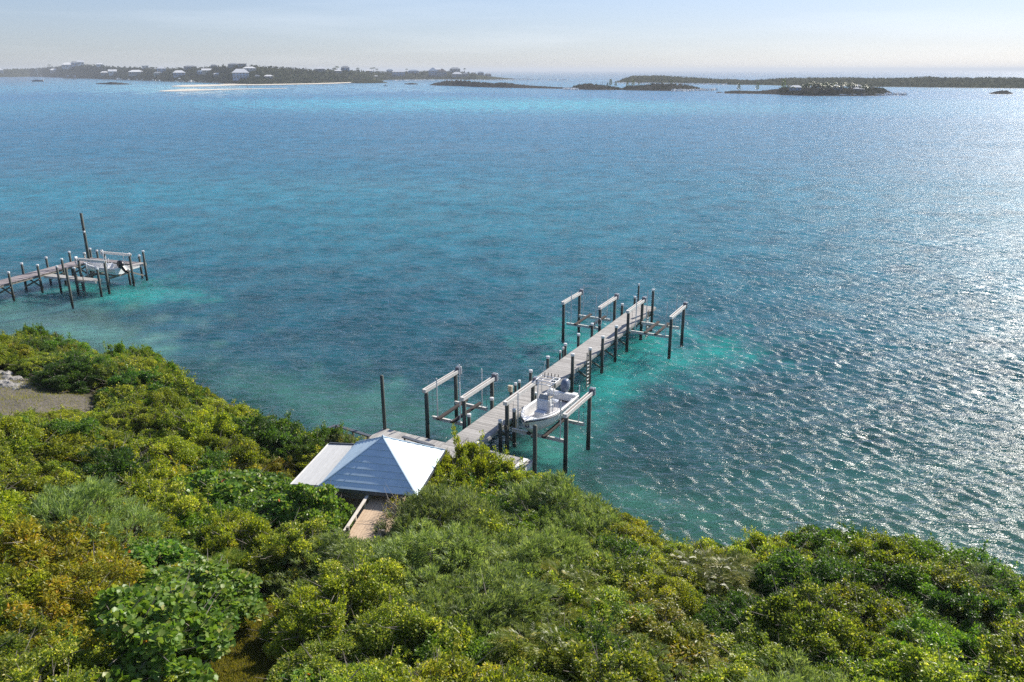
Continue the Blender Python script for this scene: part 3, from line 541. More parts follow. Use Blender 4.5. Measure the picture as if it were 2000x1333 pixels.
# ------------------------------------------------------------------ boats
def interp(tab, x):
    xs = [t[0] for t in tab]; return float(np.interp(x, xs, [t[1] for t in tab]))
def hull(parent, L, beam, dep, sheer_up, mh, ms, mn, ms2, bow_pow=2.2, n=18):
    """open hull: y from bow (0) to stern (L); outer skin, keel to sheer, gunwale cap, inner liner, sole"""
    st = [i / (n - 1) for i in range(n)]
    def hb(t): return max(0.03, beam / 2 * (1 - (1 - min(1, t / 0.55)) ** bow_pow) * (1 - 0.05 * max(0, t - 0.6) / 0.4))
    def sheer(t): return dep + sheer_up * (1 - t) ** 1.8
    def keel(t): return 0.0 + dep * 0.92 * max(0, 1 - t / 0.16) ** 2.0
    def y(t, k): return L * t - (1 - k) * 0.0 + 0.0
    skin = []; bot = []
    for t in st:
        b = hb(t); zs = sheer(t); zk = keel(t); zc = zk + (zs - zk) * (0.34 - 0.06 * t) ; cb = b * (0.80 + 0.1 * t) if t > 0.04 else b * 0.5
        rake = 0.0
        yk = L * t + 0.55 * dep * max(0, 1 - t / 0.2) * 1.0
        yc = L * t + 0.28 * dep * max(0, 1 - t / 0.2)
        skin.append([(-b, L * t, zs), (-b * 0.975, L * t + (yc - L * t) * .45, (zs * 0.5 + zc * 0.5)), (-cb, yc, zc), (-cb * 0.5, (yc + yk) / 2, zk + (zc - zk) * 0.42), (0, yk, zk), (cb * 0.5, (yc + yk) / 2, zk + (zc - zk) * 0.42), (cb, yc, zc), (b * 0.975, L * t + (yc - L * t) * .45, (zs * 0.5 + zc * 0.5)), (b, L * t, zs)])
    h = MB(); h.smooth = True; h.loft(skin); e = skin[-1]; h.add(e, [tuple(range(len(e)))]); h.build('hull', mh, parent)
    # rub rail stripe
    for sgn in (-1, 1):
        s_ = MB(); s_.smooth = True; s_.tube([(sgn * (hb(t) + 0.012), L * t - (0.03 if t == 0 else 0), sheer(t) - 0.10) for t in st], 0.035, 6); s_.build('rub_rail', mn, parent)
    # gunwale cap and inner liner
    gw = 0.17; cap = []; 
    for t in st[1:]:
        b = hb(t); zs = sheer(t); bi = max(0.02, b - gw); cap.append((b, bi, L * t, zs))
    for sgn in (-1, 1):
        c = MB(); c.smooth = True; c.loft([[(sgn * (b + 0.015), yy, zs - 0.03), (sgn * (b + 0.01), yy, zs + 0.02), (sgn * (b - 0.05), yy, zs + 0.035), (sgn * bi, yy, zs + 0.02), (sgn * bi, yy, zs - 0.06)] for b, bi, yy, zs in cap]); c.build('gunwale', ms, parent)
        c = MB(); c.smooth = True; c.loft([[(sgn * bi, yy, zs - 0.05), (sgn * bi * 0.97, yy, 0.40 * dep + 0.30 * max(0, 1 - yy / L / 0.25))] for b, bi, yy, zs in cap]); c.build('inner_liner', ms, parent)
    s2 = MB(); rows = []
    for b, bi, yy, zs in cap: rows.append([(-bi, yy, 0.40 * dep + 0.02 + 0.32 * max(0, 1 - yy / L / 0.25)), (bi, yy, 0.40 * dep + 0.02 + 0.32 * max(0, 1 - yy / L / 0.25))])
    s2.loft(rows); s2.build('sole', ms2, parent)
    bd = MB(); bd.smooth = True; bd.loft([[(-hb(t) * 0.98, L * t, sheer(t) + 0.02), (0, L * t, sheer(t) + 0.05), (hb(t) * 0.98, L * t, sheer(t) + 0.02)] for t in (0.0, 0.02, 0.05, 0.09, 0.13)]); bd.build('foredeck', ms, parent)
    return hb, sheer
def outboard(parent, x, y, z, mcowl, k=1.0, tilt=0.0):
    e = MB(); e.smooth = True
    prof = [(0.0, 0.55, 0.62), (0.10, 0.92, 0.95), (0.3, 1.0, 1.0), (0.52, 0.95, 0.92), (0.66, 0.72, 0.66), (0.72, 0.35, 0.32)]
    e.loft([[(0.24 * k * a * math.copysign(abs(math.cos(q)) ** 0.7, math.cos(q)), (0.36 * k * b * math.copysign(abs(math.sin(q)) ** 0.7, math.sin(q))) + 0.06 * k, zz * k) for q in [2 * math.pi * i / 16 for i in range(16)]] for zz, a, b in prof], True, True)
    o = e.build('outboard_cowl', mcowl, parent); o.location = (x, y, z); o.rotation_euler = (tilt, 0, 0)
    l = MB(); l.box((0, 0.05, -0.35), (0.15 * k, 0.3 * k, 0.75), 0, (1.2, 1.3)); l.box((0, 0.16, -0.86), (0.05, 0.26, 0.42)); l.box((0, 0.10, -0.66), (0.24, 0.46, 0.03)); l.tube([(0, -0.12, -0.86), (0, 0.36, -0.86)], [0.05, 0.045], 8)
    for a in range(3): l.bar((0, 0.36, -0.86), (0.17 * math.cos(a * 2.09), 0.37, -0.86 + 0.17 * math.sin(a * 2.09)), 0.09, 0.02)
    l.build('drive_leg', mcowl, o)
    return o
def pipe(parent, pts, r=0.032, m='pipe', name='frame_pipe', n=6):
    mb = MB(); mb.smooth = True; mb.tube(pts, r, n); return mb.build(name, M[m], parent)
def console_boat():
    w = dk(2.42, -0.85, 1.86)
    b = thing('console_boat', 'white centre-console motorboat with slate outboard raised on the lift beside the dock', 'boat', w, DOCK_A)
    L = 6.2
    hb, sheer = hull(b, L, 2.38, 1.02, 0.30, M['gelcoat'], M['gelcoat'], M['navy'], M['sole'], 3.0)
    c = MB(); c.box((0, 3.05, 1.08), (0.90, 0.80, 1.38), 0, (0.94, 0.86)); o = c.build('console', M['gelcoat'], b, 0.05)
    c = MB(); c.box((0, 2.40, 0.70), (0.78, 0.52, 0.60), 0, (0.97, 0.92)); c.build('console_seat', M['gelcoat'], b, 0.04)
    c = MB(); c.box((0, 2.38, 1.03), (0.74, 0.48, 0.08)); c.build('seat_cushion', M['cushion'], b, 0.03)
    c = MB(); c.bar((0, 2.63, 1.08), (0, 2.70, 1.72), 0.74, 0.07, (0, 1, 0)); c.build('seat_back', M['cushion'], b, 0.02)
    c = MB(); c.box((0, 3.12, 1.79), (0.80, 0.60, 0.05)); c.build('dashboard', M['tan_vinyl'], b, 0.015)
    c = MB(); c.add([(-0.38, 2.80, 1.80), (0.38, 2.80, 1.80), (0.32, 2.92, 2.06), (-0.32, 2.92, 2.06), (-0.38, 2.815, 1.80), (0.38, 2.815, 1.80), (0.32, 2.935, 2.06), (-0.32, 2.935, 2.06)], [(0, 1, 2, 3), (7, 6, 5, 4), (0, 4, 5, 1), (1, 5, 6, 2), (2, 6, 7, 3), (3, 7, 4, 0)]); c.build('windshield', M['smoke'], b)
    wv = MB(); wv.smooth = True; wv.tube([(0.17 * math.cos(a), 3.50 + 0.06 * math.sin(a), 1.60 + 0.16 * math.sin(a)) for a in [2 * math.pi * i / 14 for i in range(15)]], 0.016, 6, False); wv.build('steering_wheel', M['black'], b)
    # leaning post with backrest
    c = MB(); c.box((0, 4.10, 1.22), (0.95, 0.42, 0.14)); c.build('helm_seat', M['cushion'], b, 0.04)
    for x in (-0.4, 0.4):
        for yy in (3.94, 4.26): pipe(b, [(x, yy, 0.42), (x, yy, 1.18)], 0.022, name='seat_post')
    pipe(b, [(-0.44, 4.3, 1.2), (-0.48, 4.38, 1.70), (-0.38, 4.40, 1.82), (0.38, 4.40, 1.82), (0.48, 4.38, 1.70), (0.44, 4.3, 1.2)], 0.026, name='backrest_frame')
    c = MB(); c.box((0, 4.40, 1.66), (0.84, 0.07, 0.22)); c.build('backrest', M['cushion'], b, 0.025)
    # open T-top frame with rod holders
    for x in (-0.47, 0.47):
        pipe(b, [(x, 2.74, 0.45), (x * 0.98, 2.80, 1.9), (x * 0.94, 2.88, 2.86), (x * 0.94, 2.98, 2.95)]); pipe(b, [(x, 3.50, 0.45), (x * 0.98, 3.46, 1.9), (x * 0.94, 3.42, 2.86), (x * 0.94, 3.32, 2.95)])
        pipe(b, [(x * 0.98, 2.78, 1.30), (x * 0.98, 3.48, 1.30)], 0.02); pipe(b, [(x * 1.45, 2.45, 2.96), (x * 1.45, 3.95, 2.96)])
        pipe(b, [(x * 0.6, 2.45, 2.965), (x * 0.6, 3.95, 2.965)], 0.02)
    for yy in (2.45, 3.0, 3.45, 3.95): pipe(b, [(-0.68, yy, 2.96), (0.68, yy, 2.96)])
    for i in range(5): pipe(b, [(-0.5 + i * 0.25, 3.97, 2.85), (-0.5 + i * 0.25, 4.05, 3.2)], 0.03, 'black', 'rod_holder')
    pipe(b, [(-0.6, 3.9, 2.98), (-0.62, 4.3, 3.9)], 0.012, 'pvc', 'antenna')
    # transom, well, corner seats, bow rail and cleats
    c = MB(); c.box((0, 5.98, 0.86), (2.0, 0.34, 0.55)); c.build('transom_box', M['gelcoat'], b, 0.05)
    for x in (-0.88, 0.88): c = MB(); c.box((x, 5.95, 1.14), (0.40, 0.50, 0.13)); c.build('transom_corner', M['gelcoat'], b, 0.04)
    c = MB(); c.box((0, 1.0, 0.80), (1.15, 0.62, 0.16), 0, (0.9, 0.96)); c.build('bow_cushion', M['sole'], b, 0.04)
    c = MB(); c.box((0, 0.55, 1.30), (0.42, 0.34, 0.03)); c.build('anchor_hatch', M['sole'], b, 0.01)
    for sgn in (-1, 1): pipe(b, [(sgn * (hb(t) - 0.08), L * t, sheer(t) + (0.04 if k in (0, 6) else 0.15)) for k, t in enumerate((0.08, 0.10, 0.17, 0.25, 0.33, 0.40, 0.42))], 0.016, name='bow_rail')
    for x in (-0.99, 0.99): c = MB(); c.box((x, 5.2, sheer(0.84) + 0.06), (0.04, 0.20, 0.035)); c.build('cleat', M['pipe'], b)
    outboard(b, 0, 6.36, 1.12, M['outboard_blue'], 1.2, 0.12)
    return b
console_boat()

# ------------------------------------------------------------------ far-left dock
LD0 = (-50.95, 93.1); LDA = -R(19.5); LDL = (LD0[0], LD0[1], 0)
def left_dock():
    d = dock_empty('old_dock', 'older purplish-grey plank dock with cross-braced pilings at the left edge', 'dock', LDA, LDL)
    planks(d, -6.3, -4.1, -12.0, 7.2, 1.72, 0.2, M['deck_purple'])
    planks(d, -4.1, 3.75, -1.55, -0.45, 1.5, 0.18, M['deck_wood'], 'x'); planks(d, -4.08, 1.98, 6.1, 7.2, 1.70, 0.18, M['deck_purple'], 'x')
    planks(d, 2.0, 3.1, 3.9, 7.2, 1.72, 0.18, M['deck_wood'])
    for x in (-6.2, -5.2, -4.2): MB().bar((x, -12, 1.55), (x, 7.1, 1.55), 0.09, 0.22).build('stringer', M['timber'], d)
    for y in (-1.5, -0.5): MB().bar((-4.1, y, 1.33), (3.75, y, 1.33), 0.08, 0.2).build('stringer', M['white_wood'], d)
    for y in (6.15, 7.15): MB().bar((-4.1, y, 1.55), (3.1, y, 1.55), 0.08, 0.2).build('stringer', M['timber'], d)
    for x in (2.05, 3.05): MB().bar((x, 3.9, 1.53), (x, 7.2, 1.53), 0.08, 0.22).build('stringer', M['white_wood'], d)
    for y in (-9.8, -6.0, -2.2, 1.2, 4.6):
        for x in (-6.45, -3.98): pile(d, x, y, 3.0, 0.13, True)
        MB().bar((-6.4, y + 0.17, 1.3), (-3.9, y + 0.17, 0.15), 0.07, 0.18).build('brace', M['timber'], d); MB().bar((-6.4, y - 0.17, 0.15), (-3.9, y - 0.17, 1.3), 0.07, 0.18).build('brace', M['timber'], d)
    for x, y, z in ((-5.9, 7.3, 2.9), (-4.9, 7.4, 2.7), (1.0, -1.7, 2.95), (4.05, -1.3, 3.0), (-1.6, -1.7, 2.9), (3.25, 6.7, 3.35), (3.2, 4.0, 1.66), (0.4, 7.3, 2.7), (2.0, 7.25, 2.6)): pile(d, x, y, z, 0.13, True)
    MB().bar((3.15, 4.1, 1.3), (3.2, 6.6, 0.2), 0.07, 0.18).build('brace', M['timber'], d)
    pile(d, -3.3, 4.5, 8.0, 0.16, False, name='lamp_pole')
    c = MB(); c.bar((-3.3, 4.5, 6.1), (-3.0, 4.3, 6.05), 0.1, 0.28); c.build('lamp_bracket', M['black'], d); c = MB(); c.box((-3.2, 4.4, 5.75), (0.22, 0.2, 0.2)); c.build('lamp_head', M['pvc'], d, 0.03)
    ladder(d, 1.7, -1.72, 2.2, -0.6, 0.9, 0, M['timber'])
    return d
left_dock()
o = pile(None, -48.36, 85.6, 4.2, 0.13, False, name='mooring_pile'); tag(o, 'lone leaning mooring pile standing in shallow water before the far-left dock', 'pile')
ll = boat_lift('small boat lift at the end of the far-left dock carrying the white skiff', -3.85, 0.0, 0.0, 3.9, 3.35, 1.3, (-0.5, 0.5), 2.6, LDA - R(90), LDL, small=True)
def rot_lift():
    pass
def skiff():
    ca, sa = math.cos(LDA), math.sin(LDA); lx, ly = -1.4, 2.0
    b = thing('skiff', 'small white open skiff with tilted black outboard on the far-left dock lift', 'boat', (LD0[0] + lx * ca - ly * sa, LD0[1] + lx * sa + ly * ca, 1.55), LDA - R(90))
    hb, sheer = hull(b, 5.6, 2.1, 0.82, 0.22, M['gelcoat'], M['gelcoat'], M['hull_blue'], M['sole'], n=12)
    c = MB(); c.box((0, 3.0, 0.82), (0.62, 0.55, 0.85), 0, (0.9, 0.8)); c.build('console', M['gelcoat'], b, 0.04)
    c = MB(); c.box((0, 3.0, 1.36), (0.5, 0.34, 0.30), 0, (0.9, 0.7)); c.build('windshield', M['smoke'], b, 0.03)
    c = MB(); c.box((0, 3.85, 0.72), (0.8, 0.45, 0.42)); c.build('helm_seat', M['gelcoat'], b, 0.04); c = MB(); c.box((0, 4.0, 1.05), (0.8, 0.08, 0.3)); c.build('seat_back', M['cushion'], b, 0.03)
    c = MB(); c.box((0, 5.42, 0.62), (1.7, 0.26, 0.42)); c.build('transom_box', M['gelcoat'], b, 0.03)
    pipe(b, [(-0.3, 3.2, 1.2), (-0.3, 3.2, 2.0)], 0.03, 'pvc', 'rod'); pipe(b, [(0.35, 4.2, 0.9), (0.35, 4.25, 1.9)], 0.03, 'pvc', 'rod')
    outboard(b, 0, 5.80, 0.86, M['outboard_black'], 1.2, R(42))
skiff()
hose((LD0[0] - 0.15, LD0[1] - 0.3, 3.3), 'white rope bundle on the front post of the far-left boat lift', 0.26)
hose((LD0[0] + 1.15, LD0[1] + 3.4, 3.5), 'white rope bundle on the back post of the far-left boat lift', 0.28)

# ------------------------------------------------------------------ gazebo, its deck and the walkway
GZA = -R(11); GZC = (-6.78, 38.55)
def gazebo():
    e = thing('gazebo', 'open shelter with white pyramid roof where the long dock meets the shore', 'gazebo', (GZC[0], GZC[1], 0), GZA)
    H, ZE, ZA = 2.58, 4.5, 6.28; nc = 8
    for k in range(4):
        a = k * math.pi / 2; ca, sa = math.cos(a), math.sin(a)
        names = ['shaded front roof slope', 'sunlit right roof slope', 'rear roof slope', 'dull left roof slope']
        slope = MB(); slope.add([(-H + .05, -H + .05, ZE - 0.03), (H - .05, -H + .05, ZE - 0.03), (0, 0, ZA - 0.03)], [(0, 1, 2)])
        sl = slope.build('roof_slope', M['roof_sky_tint'], e, label=names[k]); sl.rotation_euler = (0, 0, a)
        for i in range(nc):
            f0, f1 = i / nc, (i + 1) / nc; x0, x1 = H * (1 - f0), H * (1 - f1); z0 = ZE + (ZA - ZE) * f0; z1 = ZE + (ZA - ZE) * f1
            lap = 0.035; th = 0.012
            nrm = Vector((0, -(ZA - ZE), H)).normalized()
            def P(x, f, off): 
                y = -H * (1 - f); z = ZE + (ZA - ZE) * f; return (x, y + nrm.y * off, z + nrm.z * off)
            b = MB(); x1 = max(x1, 0.01)
            b.add([P(-x0, f0, th), P(x0, f0, th), P(x1, f1, th * 0.2), P(-x1, f1, th * 0.2), P(-x0, f0, lap), P(x0, f0, lap), P(x1, f1 , th), P(-x1, f1, th)], [(3, 2, 1, 0), (4, 5, 6, 7), (0, 1, 5, 4), (1, 2, 6, 5), (2, 3, 7, 6), (3, 0, 4, 7)])
            b.build('roof_panel', M['roof_sky_tint'], sl)
        MB().bar((-H - 0.02, -H - 0.02, ZE - 0.09), (H + 0.02, -H - 0.02, ZE - 0.09), 0.04, 0.16).build('eave_fascia', M['roof_edge'], e).rotation_euler = (0, 0, a)
        MB().bar((-H + 0.45, -H + 0.45, ZE - 0.22), (H - 0.45, -H + 0.45, ZE - 0.22), 0.14, 0.22).build('eave_beam', M['white_wood'], e).rotation_euler = (0, 0, a)
        pc = MB(); pc.box((-H + 0.45, -H + 0.45, 2.95), (0.16, 0.16, 2.7)); pc.build('post', M['white_wood'], e).rotation_euler = (0, 0, a)
        hc = MB(); hc.bar((-H - 0.02, -H - 0.02, ZE + 0.045), (0, 0, ZA + 0.04), 0.07, 0.035); hc.build('hip_cap', M['roof_sky_tint'], e).rotation_euler = (0, 0, a)
    xs0, xs1 = -H - 1.62, -H + 0.12; n = 7; wd = (xs1 - xs0) / n
    for i in range(n):
        b = MB(); b.box((0, 0, 0), (wd - 0.014, 4.75, 0.04)); o = b.build('side_roof_board', M['roof_side'], e); o.location = (xs0 + wd * (i + 0.5), 0.12, ZE - 0.20 + 0.012 * i); o.rotation_euler = (0, -0.05, 0)
    MB().bar((xs0 - 0.05, -2.3, ZE - 0.24), (xs0 - 0.05, 2.52, ZE - 0.24), 0.09, 0.13).build('side_roof_edge', M['white_wood'], e)
    MB().bar((xs0, 2.54, ZE - 0.17), (xs1, 2.54, ZE - 0.11), 0.07, 0.14).build('side_roof_edge', M['roof_edge'], e)
    MB().bar((xs0, -2.3, ZE - 0.30), (xs1, -2.3, ZE - 0.22), 0.06, 0.12).build('side_roof_edge', M['white_wood'], e)
    for y in (-2.1, 2.3): MB().box((xs0 + 0.1, y, 2.9), (0.14, 0.14, 2.6)).build('post', M['white_wood'], e)
    fl = MB(); fl.box((0, 0, 0), (0.14, 0.14, 0.12), 0, (0.2, 0.2)); o = fl.build('finial', M['roof_sky_tint'], e); o.location = (0, 0, ZA + 0.08)
    return e
gazebo()
def gazebo_deck():
    e = thing('shore_deck', 'grey plank floor under the pyramid roof', 'deck', (GZC[0], GZC[1], 0), GZA)
    planks(e, -4.0, 2.5, -2.6, 2.6, 2.1, 0.19, M['timber'], 'y')
    for y in (-2.63, 2.63): MB().bar((-4.0, y, 2.02), (2.5, y, 2.02), 0.05, 0.2).build('edge_board', M['white_wood'], e)
    for x in (-3.8, -1.0, 2.3):
        for y in (-2.4, 0.0, 2.4): MB().box((x, y, 1.1), (0.15, 0.15, 2.1)).build('post', M['timber'], e)
    return e
M['white_deck'] = surf_mat('pale_sun_bleached_deck', [(0.25, (0.46, 0.44, 0.41)), (0.55, (0.58, 0.56, 0.53)), (0.8, (0.66, 0.645, 0.615))], 3.0, 0.75, 0.25, (1.0, 14, 14), objrand=0.1)
gazebo_deck()
def railing_board():
    e = thing('shore_railing', 'dark slate-topped low railing along the shore behind the white roof', 'railing', (GZC[0], GZC[1], 0))
    for (a, b) in (((656, 831), (722, 852)), ((786, 853), (846, 872)), ((641, 836), (656, 831))):
        z = 2.35; p = Vector((*at(*a, z), z)) - Vector((GZC[0], GZC[1], 0)); q = Vector((*at(*b, z), z)) - Vector((GZC[0], GZC[1], 0))
        MB().bar(p, q, 0.26, 0.07).build('top_board', M['roof_edge'], e)
        for f in (0.06, 0.5, 0.94):
            r = p.lerp(q, f); MB().bar((r.x, r.y, 0.0), (r.x, r.y, z - 0.05), 0.11, 0.11).build('post', M['timber'], e)
railing_board()
def walkway():
    p0, p1 = Vector((-7.05, 36.3)), Vector((-7.35, 32.9)); ang = math.atan2(p1.y - p0.y, p1.x - p0.x) + math.pi / 2
    e = thing('walkway', 'tan wooden walkway with white left handrail leading up to the shelter', 'walkway', (-6.72, 34.35, 0.95), R(-9))
    planks(e, -0.75, 1.15, -2.0, 2.6, 3.0, 0.15, M['new_wood'], 'y')
    for x in (-0.7, 1.1): MB().bar((x, -2.0, 2.84), (x, 2.6, 2.84), 0.07, 0.22).build('stringer', M['new_wood'], e)
    MB().bar((-0.75, -2.05, 2.78), (1.15, -2.05, 2.78), 0.05, 0.36).build('end_board', M['timber'], e)
    MB().bar((-0.80, -1.75, 3.30), (-0.80, 2.5, 3.30), 0.15, 0.05).build('handrail', M['cream_rail'], e)
    for y in (-1.7, -0.3, 1.1, 2.4):
        MB().bar((-0.80, y, 2.7), (-0.80, y, 3.275), 0.09, 0.09).build('rail_post', M['cream_rail'], e)
        if y > 1: MB().bar((1.22, y, 2.7), (1.22, y, 3.6), 0.09, 0.09).build('rail_post', M['new_wood'], e)
    MB().bar((1.22, 1.0, 3.5), (1.22, 2.45, 3.5), 0.05, 0.1).build('side_rail', M['new_wood'], e)
    for x in (-0.65, 1.05):
        for y in (-1.7, 2.2): MB().box((x, y, 1.8), (0.14, 0.14, 3.4)).build('post', M['timber'], e)
    s = thing('side_landing', 'small lower tan landing with white parapet left of the walkway', 'landing', (-6.72, 34.35, 0.95), R(-9))
    planks(s, -2.5, -0.92, -1.3, 2.6, 2.45, 0.15, M['new_wood'], 'y')
    MB().bar((-2.58, -1.2, 2.7), (-2.58, 2.6, 2.7), 0.12, 0.6).build('parapet', M['cream_rail'], s); MB().bar((-2.6, 2.68, 2.7), (-0.95, 2.68, 2.7), 0.12, 0.6).build('parapet', M['cream_rail'], s)
    for x in (-2.4, -1.0):
        for y in (-1.1, 2.3): MB().box((x, y, 1.6), (0.13, 0.13, 1.6)).build('post', M['timber'], s)
    MB().box((-0.97, 2.55, 3.0), (0.2, 0.2, 1.1)).build('newel_post', M['cream_rail'], s)
M['cream_rail'] = surf_mat('cream_painted_rail', [(0.3, (0.56, 0.50, 0.42)), (0.7, (0.68, 0.63, 0.55))], 5.0, 0.65, 0.1)
walkway()

# ------------------------------------------------------------------ shrubs: leafy crowns on branching stems
def unit(a): return a / np.maximum(np.linalg.norm(a, axis=1, keepdims=True), 1e-9)
def leaves_mesh(name, P, D, Nn, L, W, m, rnd, fold=0.25, rounded=False, curl=0.0):
    """one small folded blade for each leaf: base, two shoulders, tip"""
    n = len(P); D = unit(D); S = unit(np.cross(D, Nn)); Nn = np.cross(S, D)
    L = L[:, None]; W = W[:, None]
    if not rounded:
        V = np.stack([P, P + D * L * 0.45 + S * W * 0.5 + Nn * W * fold, P + D * L + Nn * L * curl, P + D * L * 0.45 - S * W * 0.5 + Nn * W * fold], 1).reshape(-1, 3)
        i = np.arange(n)[:, None] * 4; F = np.concatenate([i + [0, 1, 2], i + [0, 2, 3]]); k = 4
    else:
        V = np.stack([P, P + D * L * 0.22 + S * W * 0.46 + Nn * W * fold, P + D * L * 0.66 + S * W * 0.48 + Nn * W * fold, P + D * L, P + D * L * 0.66 - S * W * 0.48 + Nn * W * fold, P + D * L * 0.22 - S * W * 0.46 + Nn * W * fold], 1).reshape(-1, 3)
        i = np.arange(n)[:, None] * 6; F = np.concatenate([i + [0, 1, 2], i + [0, 2, 3], i + [0, 3, 4], i + [0, 4, 5]]); k = 6
    return mesh_np(name, V, F, m, rnd=np.repeat(rnd, k))
def clump_points(rg, R0, Hh, nclump, n, cr=(0.30, 0.5), flat=0.75, low=0.12):
    """leaf points spread over many overlapping clumps set on a dome, denser towards each clump's skin"""
    a = rg.uniform(0, 2 * math.pi, nclump); q = np.sqrt(rg.uniform(0.0, 1, nclump))
    zc = np.sqrt(np.maximum(0, 1 - q ** 2)) * rg.uniform(0.42, 1.0, nclump)
    C = np.stack([R0 * q * 0.95 * np.cos(a), R0 * q * 0.95 * np.sin(a), Hh * (low + (0.82 - low) * zc)], 1); cR = R0 * rg.uniform(cr[0], cr[1], nclump)
    w = cR ** 2; idx = rg.choice(nclump, n, p=w / w.sum())
    d = unit(rg.normal(size=(n, 3))); d[:, 2] = np.where(d[:, 2] < -0.35, -d[:, 2], d[:, 2])
    rad = cR[idx] * np.power(rg.uniform(0.12, 1, n), 0.42)
    P = C[idx] + d * rad[:, None] * np.array([1, 1, flat]); P[:, 2] = np.maximum(P[:, 2], 0.05)
    return P, d, C, cR, idx
def stems_mesh(rg, name, C, Hh, m, r0=0.05, nb=None, jut=1.0):
    mb = MB(); mb.smooth = True
    for c in C[:nb or len(C)]:
        b = Vector((rg.normal(0, 0.12), rg.normal(0, 0.12), -0.25)); e = Vector(c) * 1.0; e.z = e.z * jut
        mid = b.lerp(e, 0.5) + Vector((rg.normal(0, 0.15), rg.normal(0, 0.15), 0.12)); mb.tube([b, b.lerp(mid, 0.5), mid, e], [r0, r0 * 0.8, r0 * 0.55, r0 * 0.2], 5, False)
        for _ in range(3):
            t = e + Vector((rg.normal(0, 0.35), rg.normal(0, 0.35), rg.uniform(0.05, 0.4))); mb.tube([mid.lerp(e, rg.uniform(0.3, 0.9)), t], [r0 * 0.3, r0 * 0.1], 4, False)
    return mb.mesh(name, m)
def proto(kind, seed):
    rg = np.random.default_rng(seed)
    if kind in ('glossy', 'yellow', 'dark', 'bright', 'gold', 'silver'):
        R0, Hh = 1.6, 2.3; n, l, wd = {'glossy': (27000, 0.085, 0.046), 'yellow': (27000, 0.085, 0.042), 'dark': (27000, 0.085, 0.048), 'bright': (24000, 0.10, 0.042), 'gold': (19000, 0.12, 0.045), 'silver': (28000, 0.065, 0.034)}[kind]
        P, d, C, cR, idx = clump_points(rg, R0, Hh, 52, n, (0.10, 0.26))
        # sprays that break the outline
        ns = 26; k = n // 14; a = rg.choice(len(C), ns); dirs = unit(np.stack([rg.normal(0, .6, ns), rg.normal(0, .6, ns), rg.uniform(0.35, 1.2, ns)], 1)); si = rg.integers(0, ns, k); t = rg.uniform(0.3, 1, k) * rg.uniform(0.5, 1.0, ns)[si]
        P[:k] = C[a][si] + dirs[si] * (t * 0.85)[:, None] + rg.normal(0, 0.05, (k, 3)); d[:k] = dirs[si]
        D = unit(d * 0.55 + rg.normal(0, 0.6, (n, 3)) + np.array([0, 0, 0.12])); Nn = unit(d * 0.5 + rg.normal(0, 0.45, (n, 3)) + np.array([0, 0, 0.75]))
        if kind == 'gold': D[:, 2] -= 0.45
        cl = rg.normal(0, 0.13, len(C))[idx]; rnd = np.clip(rg.beta(2, 2.2, n) + cl, 0, 1)
        sz = rg.uniform(0.55, 1.1, n) * rg.uniform(0.75, 1.5, len(C))[idx]; me = leaves_mesh('crown', P, D, Nn, l * sz, wd * sz, LEAF[kind], rnd, 0.22)
    elif kind == 'grape':
        R0, Hh, n = 1.8, 2.5, 6800
        P, d, C, cR, idx = clump_points(rg, R0, Hh, 44, n, (0.12, 0.28))
        D = unit(d * 0.5 + rg.normal(0, 0.6, (n, 3))); Nn = unit(d * 0.6 + rg.normal(0, 0.55, (n, 3)) + np.array([0.1, 0.1, 0.55]))
        sz = rg.uniform(0.6, 1.2, n); rnd = np.clip(rg.beta(1.8, 2.0, n), 0, 1); rnd = np.where(rg.uniform(0, 1, n) < 0.999, np.minimum(rnd, 0.95), rg.uniform(0.95, 1, n))
        me = leaves_mesh('crown', P, D, Nn, 0.145 * sz, 0.15 * sz, LEAF['grape'], rnd, 0.10, True)
    elif kind == 'feather':
        R0, Hh = 1.9, 2.2; nt_ = 950
        P0, d0, C, cR, idx = clump_points(rg, R0, Hh, 34, nt_, (0.2, 0.34), 0.8)
        k = 24; n = nt_ * k; P = np.repeat(P0, k, 0); ax = unit(np.repeat(d0, k, 0) * 0.7 + np.array([-0.35, -0.12, 0.55])); t = rg.uniform(0, 1, n)
        D = unit(ax + rg.normal(0, 0.42, (n, 3))); P = P + ax * (t * 0.20)[:, None] + rg.normal(0, 0.03, (n, 3)); Nn = unit(rg.normal(0, 0.6, (n, 3)) + np.array([0, 0, 0.8])); sz = rg.uniform(0.6, 1.2, n)
        me = leaves_mesh('crown', P, D, Nn, 0.17 * sz, 0.020 * sz + 0.004, LEAF['feather'], np.clip(np.repeat(rg.beta(2, 2, nt_), k) + rg.normal(0, 0.12, n), 0, 1), 0.1)
    elif kind == 'strap':  # long drooping blades
        R0, Hh = 1.6, 2.1; nt_ = 620
        P0, d0, C, cR, idx = clump_points(rg, R0, Hh, 26, nt_, (0.2, 0.36), 0.8)
        k = 20; n = nt_ * k; ax = unit(np.repeat(d0, k, 0) * 0.6 + np.array([-0.5, -0.1, 0.25])); t = np.tile(np.linspace(0, 1, k), nt_); sgn = np.where(np.arange(n) % 2, 1.0, -1.0)[:, None]
        side = unit(np.cross(ax, np.array([0, 0, 1.0])) + 1e-3); P = np.repeat(P0, k, 0) + ax * (t * 0.5)[:, None] + np.array([0, 0, -1.0]) * (t ** 2 * 0.22)[:, None]
        D = unit(side * sgn + ax * 0.8 + rg.normal(0, 0.12, (n, 3)) + np.array([0, 0, -0.25])); Nn = unit(np.repeat(rg.normal(0, 0.3, (nt_, 3)), k, 0) + np.array([0, 0, 1.0])); sz = (1 - 0.6 * t) * rg.uniform(0.8, 1.1, n)
